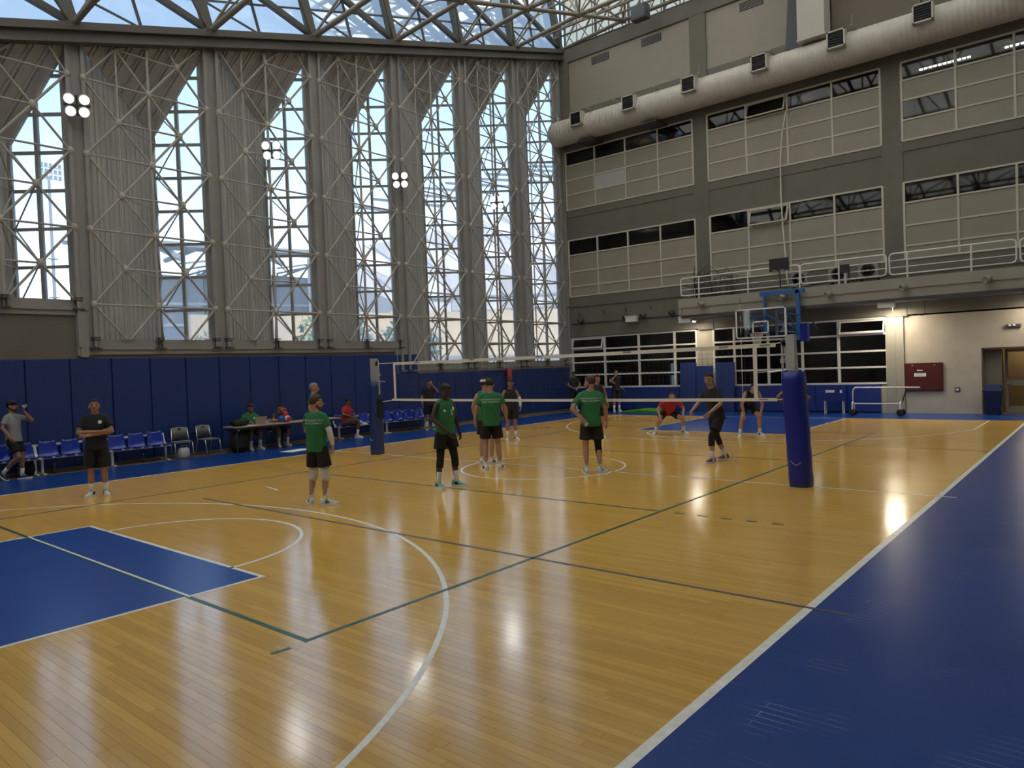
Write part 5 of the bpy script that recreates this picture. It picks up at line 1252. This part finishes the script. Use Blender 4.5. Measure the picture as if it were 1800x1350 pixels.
person('player in green sleeveless shirt numbered five looking down', (-2.99, -.06), -98, 1.94, dict(look=(-8, -26), sh=(0, .02, 1.47), al=(-.17, .05, .09), ar=(.14, -.06, .09), kl=(-.14, .06, .51), kr=(.12, .0, .51), tl=25, tr=-8, er=(.28, .04, 1.19), wr=(.10, .24, .97), dr=(-.5, .3, -.9), wl=(-.29, .02, .95)), ('tank', 'shirt_green'), ('shorts_black', .6), skin='skin_dark', hair='hair_black', tights='lr', shoes=('shoe_teal', 'sole_white', 'shoe_black'), emblem=-.1, number='5', vox=.0075)
person('player in green t-shirt and black shorts, arms hanging, back to the camera before a teammate', (-.88, .68), 47, 1.97, dict(al=(-.14, -.03, .09), ar=(.15, -.03, .09), kl=(-.12, .03, .51), kr=(.125, .03, .51), look=(0, -12), el=(-.29, -.03, 1.2), wl=(-.31, .06, .96), er=(.29, -.03, 1.2), wr=(.31, .05, .96), tl=20, tr=-20), hair='hair_dark', text=True, shoes=WB, vox=.0075, socks=.17)
person('player in green sleeveless shirt with white headband, hidden behind a teammate', (-.22, 1.42), 20, 1.97, dict(look=(-10, -5), er=(.26, .05, 1.2), wr=(.2, .2, 1.0)), ('tank', 'shirt_green'), hair='hair_dark', headband='sock_white', shoes=WB, socks=.22)
person('player in black sleeveless shirt with a white forearm sleeve, facing the net', (4.09, 4.31), -128, 1.84, dict(look=(-12, -14), al=(-.13, -.03, .09), ar=(.13, -.03, .09), el=(-.28, 0, 1.2), wl=(-.26, .12, .97)), ('tank', 'shirt_black'), skin='skin_tan', shoes=WB, sleeve='l', socks=.2)
person('player in green t-shirt with one hand behind the back and a black knee sleeve', (-.35, -1.53), 40, 1.96, dict(look=(48, -4), el=(-.35, -.12, 1.21), wl=(-.17, -.16, 1.02), dl=(.55, -.1, -.8), nl=(0, -1, -.2), al=(-.12, -.03, .09), ar=(.14, .0, .09), kl=(-.11, .02, .51), kr=(.12, .04, .51), tl=8, tr=-45, wr=(.29, .03, .96)), hair='hair_brown', beard='hair_brown', text=True, tights='r', shoes=('shoe_white', 'sole_white', 'shoe_teal'), vox=.0075, socks=.17)
person('player in black sleeveless shirt behind the green shirted player with a knee sleeve', (5.6, 2.2), -125, 1.88, dict(look=(10, 0), al=(-.07, 0, .09), ar=(.07, 0, .09)), ('tank', 'shirt_black'), skin='skin_tan', hair='hair_dark', shoes=WB)
person('player in red t-shirt crouching with hands on wide-set knees', (7.08, .65), -140, 1.92, dict(pel=(0, -.17, .66), sh=(0, .24, .98), head=(0, .40, 1.08), look=(0, 4), kl=(-.33, .16, .44), kr=(.33, .16, .44), al=(-.40, -.06, .09), ar=(.40, -.06, .09), tl=28, tr=-28, el=(-.36, .18, .74), er=(.36, .18, .74), wl=(-.31, .28, .50), wr=(.31, .28, .50), dl=(.1, .1, -1), dr=(-.1, .1, -1), nl=(0, -1, 0), nr=(0, -1, 0)), ('tee', 'shirt_red'), ('shorts_black', .6), skin='skin_light', hair='hair_black', beard='hair_black', shoes=('shoe_white', 'sole_white', 'shoe_maroon'), socks=.2)
person('player in black t-shirt and black tights with hands forward near the net post', (2.14, -3.01), 158, 1.91, dict(pel=(0, -.06, .93), sh=(0, .05, 1.45), head=(0, .12, 1.66), look=(28, -6), kl=(-.08, .17, .52), al=(-.07, .16, .09), kr=(.08, -.12, .52), ar=(.07, -.32, .10), tl=8, tr=-6, el=(-.29, .10, 1.19), er=(.28, .14, 1.20), wl=(-.22, .33, 1.02), wr=(.2, .4, 1.05), dl=(.2, .7, -.6), dr=(-.2, .7, -.6), curl=28), ('tee', 'shirt_black'), ('shorts_black', .66), skin='skin_light', hair='hair_dark', tights='lr', tights_to=.4, shoes=('shoe_maroon', 'sole_white', 'shoe_white'), vox=.0075, socks=.16)
person('player in black sleeveless shirt bending with hands on knees behind the net', (7.2, -1.77), -138, 1.90, dict(pel=(0, -.22, .87), sh=(0, .20, 1.19), head=(0, .37, 1.29), look=(0, -4), kl=(-.22, .06, .52), kr=(.22, .06, .52), al=(-.27, -.06, .09), ar=(.27, -.06, .09), tl=22, tr=-22, el=(-.27, .17, .87), er=(.27, .17, .87), wl=(-.22, .16, .62), wr=(.22, .16, .62), nl=(0, -1, 0), nr=(0, -1, 0)), ('tank', 'shirt_black'), ('shorts_black', .62), skin='skin_light', hair='hair_black', shoes=('shoe_white', 'sole_white', 'shoe_black'), socks=.14)
person('brown-skinned player mostly hidden behind the blue net post', (7.26, -2.95), 38, 1.9, dict(pel=(0, -.08, .84), sh=(0, .14, 1.24), head=(0, .27, 1.38), look=(0, -10), el=(-.40, .0, 1.06), er=(.38, -.02, 1.02), wl=(-.24, .13, .92), wr=(.28, .16, .84), kl=(-.14, .12, .48), kr=(.14, .12, .48), al=(-.15, -.08, .09), ar=(.15, -.08, .09)), ('tank', 'shirt_black'), ('shorts_black', .8), skin='skin_brown', hair='hair_black', shoes=WB)
person('grey-haired man in green shirt standing in profile before the bench', (-1.05, 6.85), -48, 1.97, dict(look=(0, 0)), ('polo', 'shirt_green'), ('shorts_black', .8), skin='skin_tan', hair='hair_grey', shoes=WB, text=True)
person('man in black raising a hand to the face beside the far bench', (6.1, 9.95), -125, 1.84, dict(el=(-.3, .12, 1.36), wl=(-.08, .16, 1.62), dl=(.3, -.1, .9), nl=(0, -1, 0)), ('tee', 'shirt_black'), ('shorts_black', .9), skin='skin_tan', hair='hair_black', shoes=('shoe_black', 'sole_white'))
person('man in black holding a yellow ball in the far corner', (15.75, 10.2), -130, 1.88, dict(el=(-.27, .08, 1.2), er=(.27, .08, 1.2), wl=(-.12, .25, 1.06), wr=(.12, .25, 1.06), dl=(.3, .8, -.2), dr=(-.3, .8, -.2), nl=(1, 0, .3), nr=(-1, 0, .3), look=(0, -10)), ('tee', 'shirt_black'), ('shorts_black', .8), skin='skin_tan', hair='hair_black', shoes=WB)
person('man in black standing under the far windows with a hand at the chin', (15.6, 7.75), -130, 1.92, dict(el=(.3, .1, 1.34), wr=(.06, .18, 1.55), er=(.3, .1, 1.3), dr=(-.2, -.1, .9), nr=(0, -1, 0)), ('tee', 'shirt_black'), ('shorts_black', .8), skin='skin_tan', hair='hair_black', shoes=WB)
sit = dict(pel=(0, 0, .53), sh=(0, .08, 1.04), head=(0, .16, 1.22), kl=(-.15, .44, .52), kr=(.15, .44, .52), al=(-.14, .36, .09), ar=(.14, .36, .09))
person('seated man in green shirt with beard behind the laptop', (-.80, 10.62), -95, 1.84, dict(sit, look=(0, -28), el=(-.29, .16, .82), er=(.29, .16, .82), wl=(-.16, .38, .82), wr=(.14, .38, .82), dl=(.3, 1, -.1), dr=(-.3, 1, -.1), nl=(0, 0, -1), nr=(0, 0, -1)), ('polo', 'shirt_green'), ('shorts_tan', .85), skin='skin_tan', beard='hair_dark', shoes=('shoe_white', 'sole_white'), emblem=-.09)
person('seated man in dark grey t-shirt leaning on the table behind the blue ball', (.18, 10.62), -100, 1.80, dict(sit, sh=(0, .15, 1.02), head=(0, .26, 1.19), look=(0, -20), el=(-.27, .36, .82), er=(.28, .36, .82), wl=(-.05, .36, 1.06), wr=(.06, .46, .84), dl=(.1, 0, 1), dr=(-1, .2, 0), nl=(0, -1, 0), nr=(0, 0, -1)), ('tee', 'shirt_dark'), ('shorts_tan', .85), skin='skin_tan', hair='hair_black', shoes=('shoe_white', 'sole_white'))
person('seated man in red t-shirt with crossed legs on the bench', (2.62, 10.42), -75, 1.80, dict(sit, look=(5, -22), kr=(.05, .46, .62), ar=(-.34, .42, .50), tr=60, kl=(-.12, .44, .5), al=(-.12, .38, .09), el=(-.28, .12, .82), er=(.28, .14, .82), wl=(-.08, .34, .70), wr=(.08, .36, .72), dl=(.6, .6, 0), dr=(-.6, .6, 0), nl=(0, 0, -1), nr=(0, 0, -1)), ('tee', 'shirt_red'), ('shorts_tan', .9), skin='skin_brown', hair='hair_black', shoes=('shoe_white', 'sole_white'))
for x, lab in ((-.80, 'chair under the seated man in green behind the table'), (.18, 'chair under the seated man in dark grey behind the table')): chair((x, 10.62, 0), R(5), lab)
ball((15.55, 9.95, 1.06), .105, ['ball_yellow', 'ball_blue', 'ball_yellow'], 'yellow volleyball held by the man in the corner')
ob = empty('drinking_bottle', (-6.945, 9.955, 1.655), R(-50), 'clear bottle held up to the mouth of the man in the cap', 'bottle')
MB().lathe([(.012, 0), (.013, .03), (.034, .07), (.034, .2), (.03, .21)], (0, 0, 0), (1, 0, .35), 10).build('body', Mt['bottle'], ob, smooth=True); MB().lathe([(.035, .12), (.035, .15)], (0, 0, 0), (1, 0, .35), 10).build('wrapper', Mt['ball_white'], ob)
